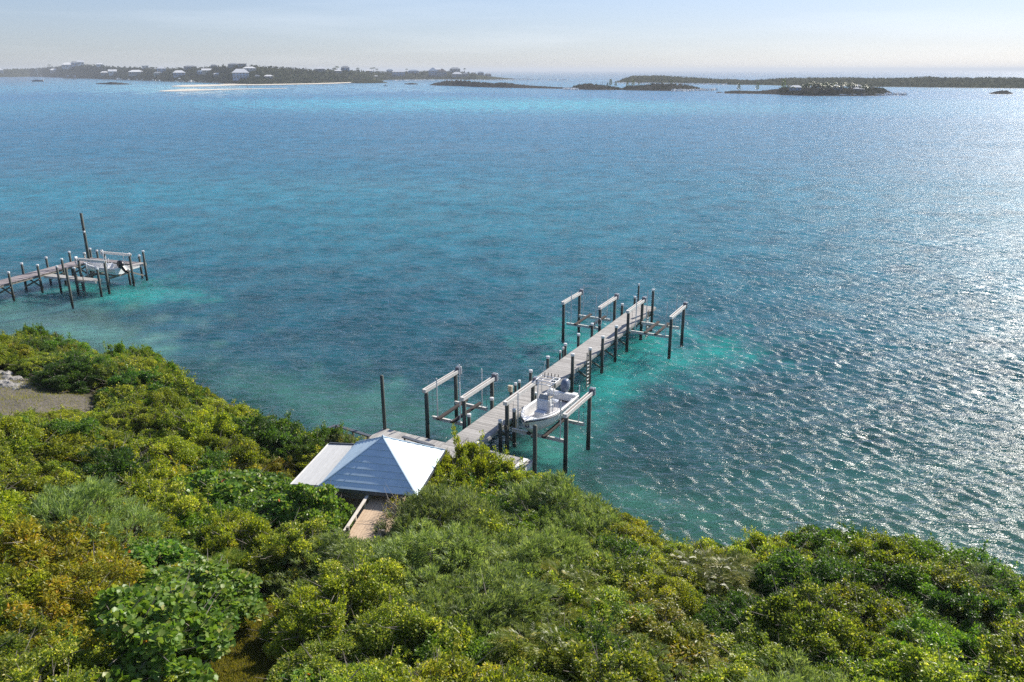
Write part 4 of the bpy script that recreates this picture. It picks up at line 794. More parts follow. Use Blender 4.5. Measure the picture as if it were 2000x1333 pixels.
        me = leaves_mesh('crown', P, D, Nn, 0.20 * sz, 0.034 * sz, LEAF['yellow' if seed % 2 else 'glossy'], np.clip(np.repeat(rg.beta(2, 2, nt_), k) + rg.normal(0, 0.1, n), 0, 1), 0.1)
    elif kind == 'bare':
        R0, Hh, n = 1.3, 2.0, 420
        P, d, C, cR, idx = clump_points(rg, R0, Hh, 22, n, (0.2, 0.35)); D = unit(rg.normal(size=(n, 3))); Nn = unit(rg.normal(0, 0.4, (n, 3)) + np.array([0, 0, 0.8])); sz = rg.uniform(0.7, 1.2, n)
        me = leaves_mesh('crown', P, D, Nn, 0.10 * sz, 0.055 * sz, LEAF['gold'], rg.beta(2, 2, n), 0.2)
    st = stems_mesh(rg, 'stem', C, Hh, M['pale_twig'] if kind == 'bare' else M['bark'], 0.045 if kind != 'grape' else 0.07, None, 1.12 if kind == 'bare' else 1.02)
    return me, st, R0, Hh
PROTO = {}
for kd, cnt in (('glossy', 3), ('yellow', 3), ('dark', 2), ('bright', 2), ('gold', 2), ('silver', 2), ('grape', 2), ('feather', 2), ('strap', 2), ('bare', 2)):
    PROTO[kd] = [proto(kd, 100 + 17 * i + len(kd) * 3 + ord(kd[0])) for i in range(cnt)]
DESC = {'glossy': ('leafy_shrub', 'glossy green shrub'), 'yellow': ('yellow_green_shrub', 'yellow-green shrub'), 'dark': ('dark_shrub', 'dark green shrub'), 'bright': ('bright_shrub', 'bright green shrub'),
        'gold': ('golden_shrub', 'golden drooping shrub'), 'silver': ('silver_shrub', 'silvery fine-leaved shrub'), 'grape': ('sea_grape', 'round-leaved sea grape'),
        'feather': ('feathery_shrub', 'feathery grey-green shrub'), 'strap': ('frond_shrub', 'narrow-fronded shrub'), 'bare': ('twiggy_shrub', 'half-bare twiggy shrub')}
MARKS = [(80, 765, 'gravel clearing'), (700, 905, 'white roof'), (725, 1010, 'tan walkway'), (1010, 900, 'shore platform'), (315, 1195, 'big sea grape'), (500, 1260, 'grassy path'), (1350, 1075, 'notch in the shore'), (1628, 1030, 'tallest right-shore shrub'), (1000, 1333, 'bottom centre'), (1980, 1320, 'lower right corner'), (20, 1320, 'lower left corner'), (1980, 1110, 'right edge shore'), (330, 700, 'tall left-shore shrubs'), (1500, 1320, 'bottom right middle'), (10, 1000, 'left edge middle')]
def zone(u, v):
    m = min(MARKS, key=lambda q: (q[0] - u) ** 2 + (1.3 * (q[1] - v)) ** 2); du, dv = u - m[0], v - m[1]
    return ('right of' if du > 0 else 'left of') + ' the ' + m[2] if abs(du) > abs(dv) else ('below' if dv > 0 else 'above') + ' the ' + m[2]
SHRUBS = []
def shrub(kind, x, y, k, kz=1.0, var=None, zoff=-0.05, label=None, rz=None):
    me, st, R0, Hh = PROTO[kind][random.randrange(len(PROTO[kind])) if var is None else var]
    z = gz(x, y) + zoff; u, v = proj(x, y, z + Hh * k * kz * 0.6); nm, ds = DESC[kind]; zn = zone(u, v)
    sw = 'small ' if k < 0.8 else ('large ' if k > 1.25 else '')
    e = thing(nm, label or (sw + ds + ' ' + zn), 'shrub', (x, y, z), random.uniform(0, 6.283) if rz is None else rz, None if label else ds + 's of the hillside thicket')
    if not label: SHRUBS.append((e, u))
    e.scale = (k, k, k * kz); put('crown', me, e); put('stem', st, e); return e
# upper outline of the planting: far side (seen against the sea) and near side (in front of roof, deck and walkway)
SIL_U = [-400, 0, 60, 85, 130, 180, 230, 255, 300, 345, 370, 420, 455, 480, 560, 625, 660, 720, 760, 830, 850, 880, 930, 1000, 1045, 1120, 1200, 1225, 1262, 1300, 1345, 1400, 1480, 1580, 1630, 1680, 1800, 1900, 1950, 2000, 2400]
SIL_V = [640, 655, 652, 642, 655, 695, 698, 675, 690, 690, 725, 720, 745, 790, 808, 835, 838, 850, 862, 862, 830, 850, 868, 905, 935, 935, 925, 955, 1015, 1055, 1076, 1056, 1052, 1035, 1015, 1035, 1038, 1068, 1095, 1108, 1190]
FR_U = [-400, 0, 185, 195, 555, 565, 600, 640, 662, 672, 738, 748, 770, 800, 835, 860, 885, 930, 1000, 1045]
FR_V = [805, 805, 800, 600, 690, 945, 948, 958, 1010, 1072, 1082, 1066, 990, 950, 925, 892, 850, 868, 905, 935]
def sil(u, y):
    s = float(np.interp(u, SIL_U, SIL_V))
    if y < 36.8 + (0 if u > 560 else 14): s = max(s, float(np.interp(u, FR_U, FR_V)) if u < 1045 else 0)
    return s
PATH = [(300, 1560), (385, 1345), (430, 1290), (470, 1225), (515, 1180), (565, 1178), (575, 1205), (540, 1255), (505, 1345), (470, 1560)]
GRAVEL = [(-60, 722), (40, 724), (100, 742), (172, 797), (110, 804), (-60, 806)]
def inside(pt, poly):
    c = False; j = len(poly) - 1
    for i in range(len(poly)):
        if (poly[i][1] > pt[1]) != (poly[j][1] > pt[1]) and pt[0] < (poly[j][0] - poly[i][0]) * (pt[1] - poly[i][1]) / (poly[j][1] - poly[i][1]) + poly[i][0]: c = not c
        j = i
    return c
BLOCK = []   # footprints to keep free: deck, roof, walkway, platform (world x, y rectangles turned with the gazebo)
def blocked(x, y, r):
    ca, sa = math.cos(-GZA), math.sin(-GZA); lx = (x - GZC[0]) * ca - (y - GZC[1]) * sa; ly = (x - GZC[0]) * sa + (y - GZC[1]) * ca
    if -5.0 - r < lx < 2.8 + r and -3.3 - r < ly < 3.2 + r: return True
    if -2.9 - r < lx < 1.4 + r and -7.6 - r * 0.3 < ly < -2.5: return True
    ca, sa = math.cos(-DOCK_A), math.sin(-DOCK_A); lx = (x - AX0[0]) * ca - (y - AX0[1]) * sa; ly = (x - AX0[0]) * sa + (y - AX0[1]) * ca
    return -9.8 - r < lx < 4.3 + r and -6.3 - r < ly
def pick(u, v):
    w = dict(glossy=4.5, yellow=3.6, dark=1.8, bright=0.8, gold=0.2, silver=0.3, grape=0, feather=0.1, strap=0.15)
    def near(a, b, ra, rb): return math.exp(-((u - a) / ra) ** 2 - ((v - b) / rb) ** 2)
    w['feather'] += 60 * near(850, 1120, 200, 75); w['gold'] += 12 * near(40, 1150, 130, 110) + 6 * near(1330, 1310, 160, 50) + 3 * near(450, 860, 200, 50)
    w['grape'] += 16 * near(430, 1190, 170, 110) + 12 * near(580, 1010, 90, 60); w['strap'] += 9 * near(1150, 1260, 260, 90) + 1.5 * near(1500, 1200, 140, 60)
    w['silver'] += 1.5 * near(1750, 1200, 260, 130) + 1.5 * near(1500, 1160, 120, 60) + 4 * near(230, 1030, 130, 80) + 3 * near(690, 840, 40, 20); w['bright'] += 9 * near(1850, 1240, 110, 80) + 7 * near(1780, 1130, 90, 50) + 5 * near(420, 960, 90, 40)
    w['dark'] += 4 * near(300, 760, 200, 60); w['yellow'] += 7 * near(420, 870, 240, 60) + 6 * near(1180, 1020, 200, 90) + 5 * near(1560, 1120, 220, 60); w['bright'] += 3 * near(100, 690, 160, 40)
    ks = list(w); return random.choices(ks, [w[k] for k in ks])[0]
def plant_all():
    pts = []; rnd = random.Random(3); st = 1.62
    j = 0; y = 11.0
    while y < 70:
        x = -75.0 + (0.5 * st if j % 2 else 0); j += 1
        while x < 48:
            pts.append((x + rnd.uniform(-0.6, 0.6), y + rnd.uniform(-0.6, 0.6))); x += st
        y += st * 0.9
    n = 0
    for x, y in pts:
        d = float(inland(x, y))
        if d < 0.35: continue
        z = gz(x, y); u, v = proj(x, y, z + 1.2)
        if u < -190 or u > 2190 or v > 1560: continue
        if blocked(x, y, 0.7): continue
        ug, vg = proj(x, y, z)
        if inside((ug, vg), PATH) or inside((ug, vg), GRAVEL): continue
        if any(inside((ug + a, vg + b), PATH) for a, b in ((-45, 0), (45, 0), (0, 35), (0, -45))): continue
        kind = pick(u, v); me, stm, R0, Hh = PROTO[kind][0]
        k = rnd.choice((0.75, 0.95, 1.1, 1.25, 1.4, 1.6)) * rnd.uniform(0.92, 1.08) * (1.0 if kind != 'grape' else 1.05); kz = rnd.uniform(0.58, 1.0)
        if any(inside((ug + a, vg + b), PATH) for a, b in ((-95, 0), (95, 0), (-60, -60), (60, -60), (0, -100))): k = 0.5
        # lower a plant until its top stays under the outline of the planting
        ok = False
        for _ in range(14):
            rr = R0 * k; ht = Hh * k * kz; bad = 0
            for a in (-0.8, -0.4, 0.0, 0.4, 0.8):
                uu, vv = proj(x + a * rr, y, z + ht * (0.98 - 0.35 * abs(a)))
                bad = max(bad, sil(uu, y) - vv)
            if bad <= 4: ok = True; break
            k *= 0.9
        if not ok or k < 0.3: continue
        shrub(kind, x, y, k, kz); n += 1
    return n
NSHRUB = plant_all()
# single plants that stand out
def by_px(u, v, z): return at(u, v, z)
x, y = at(860, 868, 3.0); shrub('bright', x, y, 0.55, 1.7, 0, label='slender bright sprig rising beside the platform right of the roof')
for x, y, k, kz, kd in ((-2.7, 41.0, 1.25, 1.6, 'yellow'), (-1.5, 40.9, 1.2, 1.4, 'glossy'), (-0.2, 40.6, 1.15, 1.25, 'glossy'), (1.1, 40.2, 1.05, 1.15, 'yellow'), (2.3, 39.9, 1.0, 1.0, 'yellow'), (-3.0, 38.6, 1.1, 1.5, 'yellow'), (-3.4, 36.6, 1.15, 1.15, 'glossy'), (-4.2, 35.0, 0.9, 1.0, 'glossy'), (-9.6, 34.6, 0.95, 1.25, 'grape'), (-9.2, 33.0, 0.8, 1.1, 'grape'), (-11.0, 35.4, 1.0, 0.95, 'grape')): shrub(kd, x, y, k, kz)
for x, y, k, kz, kd in ((-10.3, 45.6, 1.0, 1.35, 'silver'), (-9.3, 45.0, 0.95, 1.2, 'glossy'), (-11.5, 45.8, 1.1, 1.35, 'dark'), (-13.0, 45.6, 1.1, 1.1, 'glossy'), (-12.4, 43.6, 1.1, 1.2, 'dark')): shrub(kd, x, y, k, kz)
for i, u in enumerate(range(1290, 1620, 42)):
    x, y = at(u, float(np.interp(u, SIL_U, SIL_V)) + 34, 1.9); y = min(y, float(np.interp(x, SHX, SHY)) - 0.7); shrub(('glossy', 'yellow', 'yellow', 'glossy', 'dark')[i % 5], x, y, 0.78 + 0.12 * (i % 3), 0.85)
x, y = at(1205, 945, 2.6); shrub('bright', x, y, 0.6, 1.5, 1, label='upright bright shrub standing above the shore where the coast turns')
x, y = at(1628, 1030, 2.4); shrub('bright', x, y, 0.62, 1.35, 0, label='taller bright shrub poking above the right-hand shore outline')
x, y = at(1355, 1075, 1.9); shrub('bare', x, y, 0.35, 1.3, 0, label='tiny lone sapling at the notch of the right-hand shoreline')
x, y = at(835, 960, 3.6); shrub('bare', x, y, 0.85, 1.25, 0, label='half-bare shrub with pale twigs in front of the sunlit roof slope')
x, y = at(785, 1000, 3.8); shrub('bare', x, y - 0.6, 0.95, 1.45, 1, label='thin half-bare shrub leaning over the right rail of the walkway')
for u, v, kz in ((262, 690, 1.7), (300, 700, 1.5), (345, 705, 1.6), (430, 730, 1.5), (85, 652, 1.5)):
    x, y = at(u, v, 2.6); y = min(y, float(np.interp(x, SHX, SHY)) - 1.2); shrub('bright' if u != 430 else 'yellow', x, y, 0.92, kz)

# big sea grape at lower left with large leaves one can pick out singly
def sea_grape_tree():
    rg = np.random.default_rng(77); x, y = at(315, 1195, 7.2); z = gz(x, y)
    e = thing('sea_grape_tree', 'large sea grape tree with broad round leaves and pale bare branch beside the grassy path', 'tree', (x, y, z - 0.1))
    P, d, C, cR, idx = clump_points(rg, 2.0, 2.7, 34, 6500, (0.14, 0.30)); n = len(P)
    D = unit(d * 0.5 + rg.normal(0, 0.6, (n, 3))); Nn = unit(d * 0.6 + rg.normal(0, 0.5, (n, 3)) + np.array([0.1, 0.1, 0.55])); sz = rg.uniform(0.6, 1.1, n)
    put('crown', leaves_mesh('crown', P, D, Nn, 0.15 * sz, 0.155 * sz, LEAF['grape'], np.minimum(rg.beta(1.8, 2, n), 0.95), 0.1, True), e)
    put('trunk', stems_mesh(rg, 'trunk', C, 2.9, M['bark'], 0.09), e)
    br = MB(); br.smooth = True
    br.tube([(-0.9, -1.6, 1.3), (-0.4, -2.0, 1.35), (0.3, -2.2, 1.25), (0.8, -2.45, 1.1)], [0.03, 0.06, 0.055, 0.03], 6); br.tube([(-0.4, -2.0, 1.35), (-0.9, -2.4, 1.15), (-1.5, -2.5, 1.0)], [0.03, 0.022, 0.01], 5); br.tube([(0.1, -2.15, 1.3), (0.0, -2.5, 1.05)], [0.025, 0.01], 5)
    br.build('bare_branch', M['pale_twig'], e)
    big = []
    for q in range(5):
        r_ = (0.05 + 0.2 * q, ); me = leaves_mesh('leaf', np.zeros((1, 3)), np.array([[0, 1.0, 0]]), np.array([[0, 0, 1.0]]), np.array([0.17]), np.array([0.175]), LEAF['grape'], np.array([(0.25, 0.5, 0.7, 0.9, 0.985)[q]]), 0.1, True); big.append(me)
    for i in range(260):
        c = rg.integers(0, len(C)); dv = Vector(unit(rg.normal(0, 1, (1, 3)) + np.array([[0, -0.5, 0.6]]))[0]); p = Vector(C[c]) + dv * float(cR[c]) * rg.uniform(0.95, 1.2)
        o = put('leaf', big[rg.choice(5, p=[.27, .31, .26, .152, .008])], e, p); nn = (dv + Vector(rg.normal(0, 0.35, 3)) + Vector((0, 0, 0.4))).normalized()
        o.rotation_euler = (nn.to_track_quat('Z', 'Y') @ Matrix.Rotation(rg.uniform(0, 6.28), 3, 'Z').to_quaternion()).to_euler(); s = rg.uniform(0.75, 1.25); o.scale = (s, s, s)
sea_grape_tree()

# grassy path and gravel clearing
def patch(poly, name, label, m, lift, step=0.35):
    """a sheet that follows the hillside inside an outline given on the ground"""
    def ground_hit(u, v):
        z = 2.0
        for _ in range(30): x, y = at(u, v, z); z = 0.5 * z + 0.5 * gz(x, y)
        return at(u, v, z)
    W = [ground_hit(u, v) for u, v in poly]; xs = [p[0] for p in W]; ys = [p[1] for p in W]
    X, Y, F = grid(min(xs), max(xs), min(ys), max(ys), step); keep = np.array([inside((X[f].mean(), Y[f].mean()), W) for f in F]); F = F[keep]
    Z = ground_z(X, Y) + lift; used, inv = np.unique(F, return_inverse=True); me = mesh_np(name, np.stack([X, Y, Z], 1)[used], inv.reshape(F.shape), m, smooth=True)
    return tag(put(name, me), label, kind='structure'), W
PATH2 = [(370, 1360), (420, 1285), (462, 1215), (505, 1168), (575, 1165), (590, 1205), (550, 1265), (520, 1360)]
GR2 = [(-90, 718), (45, 718), (112, 736), (190, 803), (110, 820), (-90, 822)]
pt, PW = patch(PATH2, 'grass_path', 'sunlit mown grass path running down between the bushes', M['soil'], 0.06)
gr, GW = patch(GR2, 'gravel_clearing', 'bare grey gravel clearing among the bushes on the left', M['gravel'], 0.05)
def grass(W, n, name, label, h, seed, cond=None):
    rg = np.random.default_rng(seed); xs = [p[0] for p in W]; ys = [p[1] for p in W]
    X = rg.uniform(min(xs), max(xs), n * 2); Y = rg.uniform(min(ys), max(ys), n * 2); k = np.array([inside((a, b), W) for a, b in zip(X, Y)])
    if cond is not None: k &= cond(X, Y)
    X, Y = X[k][:n], Y[k][:n]; n = len(X); P = np.stack([X, Y, ground_z(X, Y) + 0.05], 1); D = unit(rg.normal(0, 0.5, (n, 3)) + np.array([0, 0, 1.0])); Nn = unit(rg.normal(0, 1, (n, 3)))
    sz = rg.uniform(0.6, 1.3, n); o = put(name, leaves_mesh(name, P, D, Nn, h * sz, 0.022 * sz, LEAF['grass'], rg.beta(2, 2, n), 0.1)); return tag(o, label, 'grass', kind='stuff')
grass(PW, 26000, 'path_grass', 'short yellow-green grass covering the path between bushes', 0.11, 1)
grass(GW, 9000, 'clearing_grass', 'thin grass along the near edge of the gravel clearing', 0.13, 2, lambda X, Y: (Y < 52.3 + 0.4 * np.sin(X * 1.3)))
# tell look-alike neighbours apart by their order from the left
def order_labels(items):
    by = {}
    for o, u in items: by.setdefault(o['label'], []).append((u, o))
    W = ['first', 'second', 'third', 'fourth', 'fifth', 'sixth', 'seventh', 'eighth', 'ninth', 'tenth', 'eleventh', 'twelfth', 'thirteenth', 'fourteenth', 'fifteenth', 'sixteenth', 'seventeenth', 'eighteenth']
    for lb, l in by.items():
        if len(l) > 1:
            l.sort(key=lambda q: q[0])
            for i, (u, o) in enumerate(l): o['label'] = lb + ', ' + (W[i] if i < len(W) else 'last') + ' from the left'
def rocks():
    rg = np.random.default_rng(9); mes = []
    for q in range(4):
        mb = MB(); n = 9; rings = []
        for zz, k in ((-0.5, 0.7), (-0.2, 1.0), (0.15, 0.92), (0.4, 0.5)): rings.append([(k * math.cos(2 * math.pi * i / n) * rg.uniform(0.75, 1.15), k * math.sin(2 * math.pi * i / n) * rg.uniform(0.75, 1.15), zz + rg.normal(0, 0.06)) for i in range(n)])
        mb.loft(rings, True, True); mes.append(mb.mesh('rock', M['rock']))
    def R_(u, v, s, lab, grp=None):
        x, y = at(u, v, 2.4)
        for _ in range(12): x, y = at(u, v, gz(x, y))
        o = put('rock', mes[rg.integers(0, 4)], None, (x, y, gz(x, y) + 0.12 * s), (0, 0, rg.uniform(0, 6)), (s, s * rg.uniform(0.7, 1), s * rg.uniform(0.55, 0.9))); return tag(o, lab, 'rock', grp)
    RK = []
    for i in range(22):
        u = rg.uniform(-20, 48); s = rg.uniform(0.22, 0.6); RK.append((R_(u, rg.uniform(728, 762), s, ('large' if s > 0.42 else 'small') + ' grey limestone rock in the clearing heap', 'rocks heaped at the gravel clearing'), u))
    order_labels(RK)
    # rubble along the water's edge, largely hidden by the bushes
    V = []; F = []
    for i in range(700):
        x = rg.uniform(-60, 40); y = float(np.interp(x, SHX, SHY)) + rg.normal(0.1, 0.35); s = rg.uniform(0.12, 0.45); me = mes[i % 4]; o = len(V); a = rg.uniform(0, 6); ca, sa = math.cos(a), math.sin(a)
        for v in me.vertices: V.append((x + s * (v.co.x * ca - v.co.y * sa), y + s * (v.co.x * sa + v.co.y * ca), 0.1 + s * 0.7 * v.co.z))
        F += [tuple(o + k for k in p.vertices) for p in me.polygons]
    mb = MB(); mb.v = V; mb.f = F; tag(mb.build('shore_rubble', M['rock']), 'grey limestone rubble lining the waterline under the bushes', 'rocks', kind='stuff')
    mb = MB(); mb.smooth = True; mb.tube([(0, 0, 0), (0.9, -0.5, 0.15), (1.7, -1.2, 0.1)], [0.06, 0.05, 0.02], 6); mb.tube([(0.9, -0.5, 0.15), (1.2, 0.1, 0.4)], [0.03, 0.01], 5)
    x, y = at(8, 762, 2.8); o = mb.build('driftwood_branch', M['pale_twig']); o.location = (x, y, gz(x, y) + 0.1); tag(o, 'pale driftwood branch lying on the gravel by the left edge', 'branch')
rocks()

order_labels(SHRUBS)

# ------------------------------------------------------------------ far shore: islands, houses, palms, boats
def telev(u, v):
    a = (u - IW / 2) / FPX; b = -(v - IH / 2) / FPX; return (-sp_ + b * cp) / math.hypot(a, cp + b * sp_)
class Island:
    """ridge of land: front shore on the water line, rising evenly to a ridge and falling behind"""
    def __init__(s, name, label, pts, width, m, rough=0.05, back=1.0, cols=None):
        s.U = [p[0] for p in pts]; s.VT = [p[1] for p in pts]; s.VB = [p[2] for p in pts]; s.W = width
        n = cols or int((s.U[-1] - s.U[0]) / 2.5); us = np.linspace(s.U[0], s.U[-1], n); fr = [-0.06, 0.0, 0.04, 0.12, 0.25, 0.4, 0.55, 0.7, 0.85, 1.0, 1.15, 1.4, 1.7, 2.0, 2.1]
        V = []; rg = np.random.default_rng(int(abs(s.U[0])) + 3)
        jit = rg.normal(0, rough, (len(fr), n))
        for k, f in enumerate(fr):
            for i, u in enumerate(us):
                x, y, z = s.pt(u, f); z += max(z, 0.4) * jit[k, i] if 0 < f < 2 else 0; V.append((x, y, z))
        i = (np.arange(len(fr) - 1)[:, None] * n + np.arange(n - 1)[None, :]).ravel(); F = np.stack([i, i + 1, i + n + 1, i + n], 1)
        s.o = tag(put(name, mesh_np(name, V, F, m, smooth=True)), label, kind='structure')
    def dh(s, u):
        vb = float(np.interp(u, s.U, s.VB)); x, y = at(u, vb, 0); d0 = math.hypot(x, y)
        vt = float(np.interp(u, s.U, s.VT)); D = d0 + s.W; H = max(0.3, CAM_H + D * telev(u, vt)); return d0, D, H, (x / d0, y / d0)
    def pt(s, u, f):
        d0, D, H, (cx, cy) = s.dh(u); d = d0 + (D - d0) * f
        z = H * f if f <= 1 else H * (1 - (f - 1) ** 1.6); z = z if 0 <= f <= 2 else -1.5
        return cx * d, cy * d, z
    def hit(s, u, v):
        d0, D, H, (cx, cy) = s.dh(u); m = telev(u, v); k = H / (D - d0); f = ((CAM_H + k * d0) / (k - m) - d0) / (D - d0) if k > m + 1e-6 else 1.0
        f = min(max(f, 0.02), 1.0); x, y, z = s.pt(u, f); return x, y, z, math.hypot(x, y)
    def wood(s, name, label, n, u0, u1, f0, f1, size, mt='far', seed=1, lift=1.0):
        rg = np.random.default_rng(seed); nc = n // 9; P = []
        for i in range(nc):
            u = rg.uniform(u0, u1); f = rg.uniform(f0, f1); x, y, z = s.pt(u, f); r = size * rg.uniform(0.6, 1.6)
            q = rg.normal(0, 1, (9, 3)); q /= np.linalg.norm(q, axis=1)[:, None]; q[:, 2] = np.abs(q[:, 2]); P.append(np.array([x, y, max(z, 0.3)]) + q * np.array([r, r, r * 1.1 * lift]))
        P = np.concatenate(P); n = len(P); D = unit(rg.normal(size=(n, 3))); Nn = unit(rg.normal(0, 0.35, (n, 3)) + np.array([0.1, -0.25, 1.0])); sz = rg.uniform(0.7, 1.5, n) * size
        tag(put(name, leaves_mesh(name, P, D, Nn, 1.2 * sz, 1.0 * sz, LEAF[mt], np.clip(np.repeat(rg.uniform(0, 1, nc), 9) * 0.7 + rg.uniform(0, 0.3, n), 0, 1), 0.2)), label, 'scrub', kind='stuff')
MAIN = Island('far_island', 'long low inhabited island across the water on the left', [(-120, 134, 150), (-40, 133, 150), (0, 135, 150), (60, 134, 149), (105, 131, 150), (140, 127, 152), (170, 126, 153), (200, 129, 154), (260, 132, 156), (330, 134, 159), (400, 133, 161), (440, 130, 163), (470, 130, 164.5), (500, 130, 165), (560, 134, 164), (620, 138, 163), (680, 138, 161), (720, 141, 159), (760, 142, 156), (840, 140, 155.5), (900, 141, 156), (940, 147, 156.5), (970, 151, 156.5), (1003, 155, 156.8)], 240, M['far_ground'])
MAIN.wood('island_wood', 'hazy green scrub and trees covering the far inhabited island', 40000, -110, 930, 0.03, 1.05, 2.0, 'far', 4)
HEAD = Island('rock_point', 'low rocky bushy point off the middle of the far island', [(685, 161, 162), (700, 157, 162.5), (720, 155, 162.5), (740, 158, 162.3), (757, 161, 161.8)], 40, M['far_ground']); HEAD.wood('point_scrub', 'dark scrub on the low rocky point', 1400, 692, 748, 0.1, 1.2, 0.8, 'far', 5)
CAY = Island('rock_cay', 'long dark rocky cay lying low in mid channel', [(840, 165.5, 166.5), (852, 162, 167), (870, 158.5, 167.5), (900, 158, 168.5), (930, 160, 170), (960, 163, 171), (985, 162, 171.5), (1010, 165, 172), (1040, 168, 172.5), (1060, 169, 173), (1085, 170.5, 173.5), (1110, 171.5, 174)], 34, M['dark_rock'], 0.12); CAY.wood('cay_scrub', 'thin dark scrub on the long rocky cay', 1500, 860, 1000, 0.3, 1.1, 0.55, 'far', 6)
CAY2 = Island('scrub_cay', 'humped scrub-covered cay with a few bare pines', [(1110, 173, 174.5), (1125, 168, 175), (1142, 164, 175.5), (1165, 166, 176), (1190, 170, 176), (1212, 173, 176), (1216, 174.5, 176), (1224, 169, 176.5), (1250, 168, 177), (1275, 165, 177.5), (1310, 165, 178), (1340, 167, 178), (1358, 171, 178), (1380, 175, 177.5)], 45, M['dark_rock'], 0.1); CAY2.wood('cay_scrub', 'dark scrub on the humped cay right of the channel', 4200, 1120, 1365, 0.1, 1.2, 0.7, 'far', 7)
FAR = Island('far_ridge', 'long hazy grey-green island lying across the right background', [(1205, 161, 162.5), (1215, 155, 163), (1232, 149.5, 163.5), (1290, 148.5, 164.5), (1340, 152, 165), (1400, 155.5, 166), (1470, 158, 166.5), (1500, 156, 167), (1530, 154, 168), (1640, 153, 169.5), (1700, 154.5, 170.5), (1760, 154, 171), (1815, 151.5, 172), (1830, 153.5, 172), (1900, 154, 173), (1930, 153, 173), (2000, 155, 174), (2150, 157, 176)], 180, M['far_ground']); FAR.wood('ridge_scrub', 'low grey-green scrub cloaking the long right-hand island', 30000, 1212, 2150, 0.02, 1.1, 0.9, 'far', 8)
RESORT = Island('palm_cay', 'small flat palm-grown cay on the right with white roofs', [(1415, 182, 183), (1430, 178, 183.5), (1480, 179, 184), (1500, 177, 184.5), (1518, 175, 185), (1530, 172, 186.5), (1600, 171, 188), (1700, 173, 188), (1725, 175, 187.5), (1742, 183, 186.5)], 45, M['dark_rock'], 0.1); RESORT.wood('cay_bushes', 'dense bushes under the palms of the small cay', 4600, 1520, 1730, 0.05, 1.2, 0.75, 'far', 9)
for nm, lb, pts, w in (('islet', 'thin dark islet lying off the marina on the left', [(187, 162, 163.3), (205, 161.6, 164), (218, 160, 164.5), (235, 161.5, 164.5), (258, 163.8, 164.2)], 16), ('islet', 'small flat dark rock left of the long cay', [(790, 163.5, 164.5), (805, 162.3, 165), (817, 163.8, 164.7)], 12), ('islet', 'lone dark hump of rock near the right edge', [(1932, 184, 184.5), (1945, 179.5, 185), (1958, 178, 185), (1970, 180, 185), (1978, 184, 184.5)], 20), ('islet', 'tiny rock just left of the palm cay', [(1399, 181.2, 181.8), (1404, 180.2, 182), (1410, 181.3, 181.8)], 8)):
    Island(nm, lb, pts, w, M['dark_rock'], 0.15, cols=18)
def beach(name, label, pts, z=0.25):
    V = []; n = len(pts)
    for u, v0, v1 in pts: V.append((*at(u, v0, z), z)); V.append((*at(u, v1, z - 0.2), z - 0.2))
    F = [(2 * i, 2 * i + 2, 2 * i + 3, 2 * i + 1) for i in range(n - 1)]; mb = MB(); mb.v = V; mb.f = F; return tag(mb.build(name, M['sand']), label, kind='structure')
beach('beach', 'pale curved sand beach along the front of the far island', [(430, 164.2, 164.8), (450, 163.0, 165.4), (480, 163.0, 166.2), (520, 162.6, 166), (570, 162.4, 165), (620, 161.6, 164.2), (660, 159.6, 163), (685, 156.5, 161.8), (705, 156, 157.5)], 0.5)
beach('sand_bar', 'bright sand bar breaking the water before the far island', [(335, 167.6, 168.2), (360, 165.6, 169), (400, 164.8, 168.5), (440, 164.6, 167), (470, 164.8, 166.4)])
beach('sand_bar', 'thin outer sand spit seaward of the bright sand bar', [(310, 177.2, 177.8), (335, 175, 178.4), (375, 173.4, 178), (420, 173.6, 176), (500, 172.6, 173.8), (560, 172, 172.8)], 0.12)

def far_dir(x, y): return -math.atan2(x, y)
def house(isl, u, v, wpx, hpx, wall, roof, label, kind='hip', storeys=1, dep=0.8, turn=0.0):
    x, y, z, d = isl.hit(u, v); w = wpx * d / FPX * 0.98; h = hpx * d / FPX; rh = h * (0.38 if kind != 'flat' else 0.08); wh = h - rh; dp = w * dep
    e = thing('house', label, 'house', (x, y, z), far_dir(x, y) + turn)
    b = MB(); b.box((0, 0, wh / 2 - 1.5), (w * 0.9, dp * 0.9, wh + 3)); b.build('wall', M[wall], e)
    r = MB(); o = 0.02 * w
    if kind == 'hip':
        k = 0.45 if wpx > hpx * 1.6 else 0.12; r.loft([[(-w / 2, -dp / 2, wh), (w / 2, -dp / 2, wh), (w / 2, dp / 2, wh), (-w / 2, dp / 2, wh)], [(-w / 2 * k, -0.05 * dp, h), (w / 2 * k, -0.05 * dp, h), (w / 2 * k, 0.05 * dp, h), (-w / 2 * k, 0.05 * dp, h)]], True, True)
    elif kind == 'gable': r.add([(-w / 2, -dp / 2, wh), (w / 2, -dp / 2, wh), (w / 2, dp / 2, wh), (-w / 2, dp / 2, wh), (-w / 2, 0, h), (w / 2, 0, h)], [(0, 1, 5, 4), (2, 3, 4, 5), (1, 2, 5), (3, 0, 4), (3, 2, 1, 0)])
    else: r.box((0, 0, wh + rh / 2), (w, dp, rh))
    r.build('roof', M[roof], e)
    nw = max(2, int(wpx / 6)); m = MB(); ww = w * 0.9 / nw; m.box((0, 0, 0), (ww * 0.5, 0.3, wh / storeys * 0.5)); me = m.mesh('window', M['window_dark'])
    for s_ in range(storeys):
        for i in range(nw): put('window', me, e, (-w * 0.45 + ww * (i + 0.5), -dp * 0.45 - 0.05, wh * (s_ + 0.55) / storeys))
    if wpx > 14: m = MB(); m.box((0, -dp * 0.45 - 0.9, wh * 0.48 if storeys > 1 else 0.4), (w * 0.9, 1.8, 0.25)); m.build('balcony', M['w_white'], e)
    return e
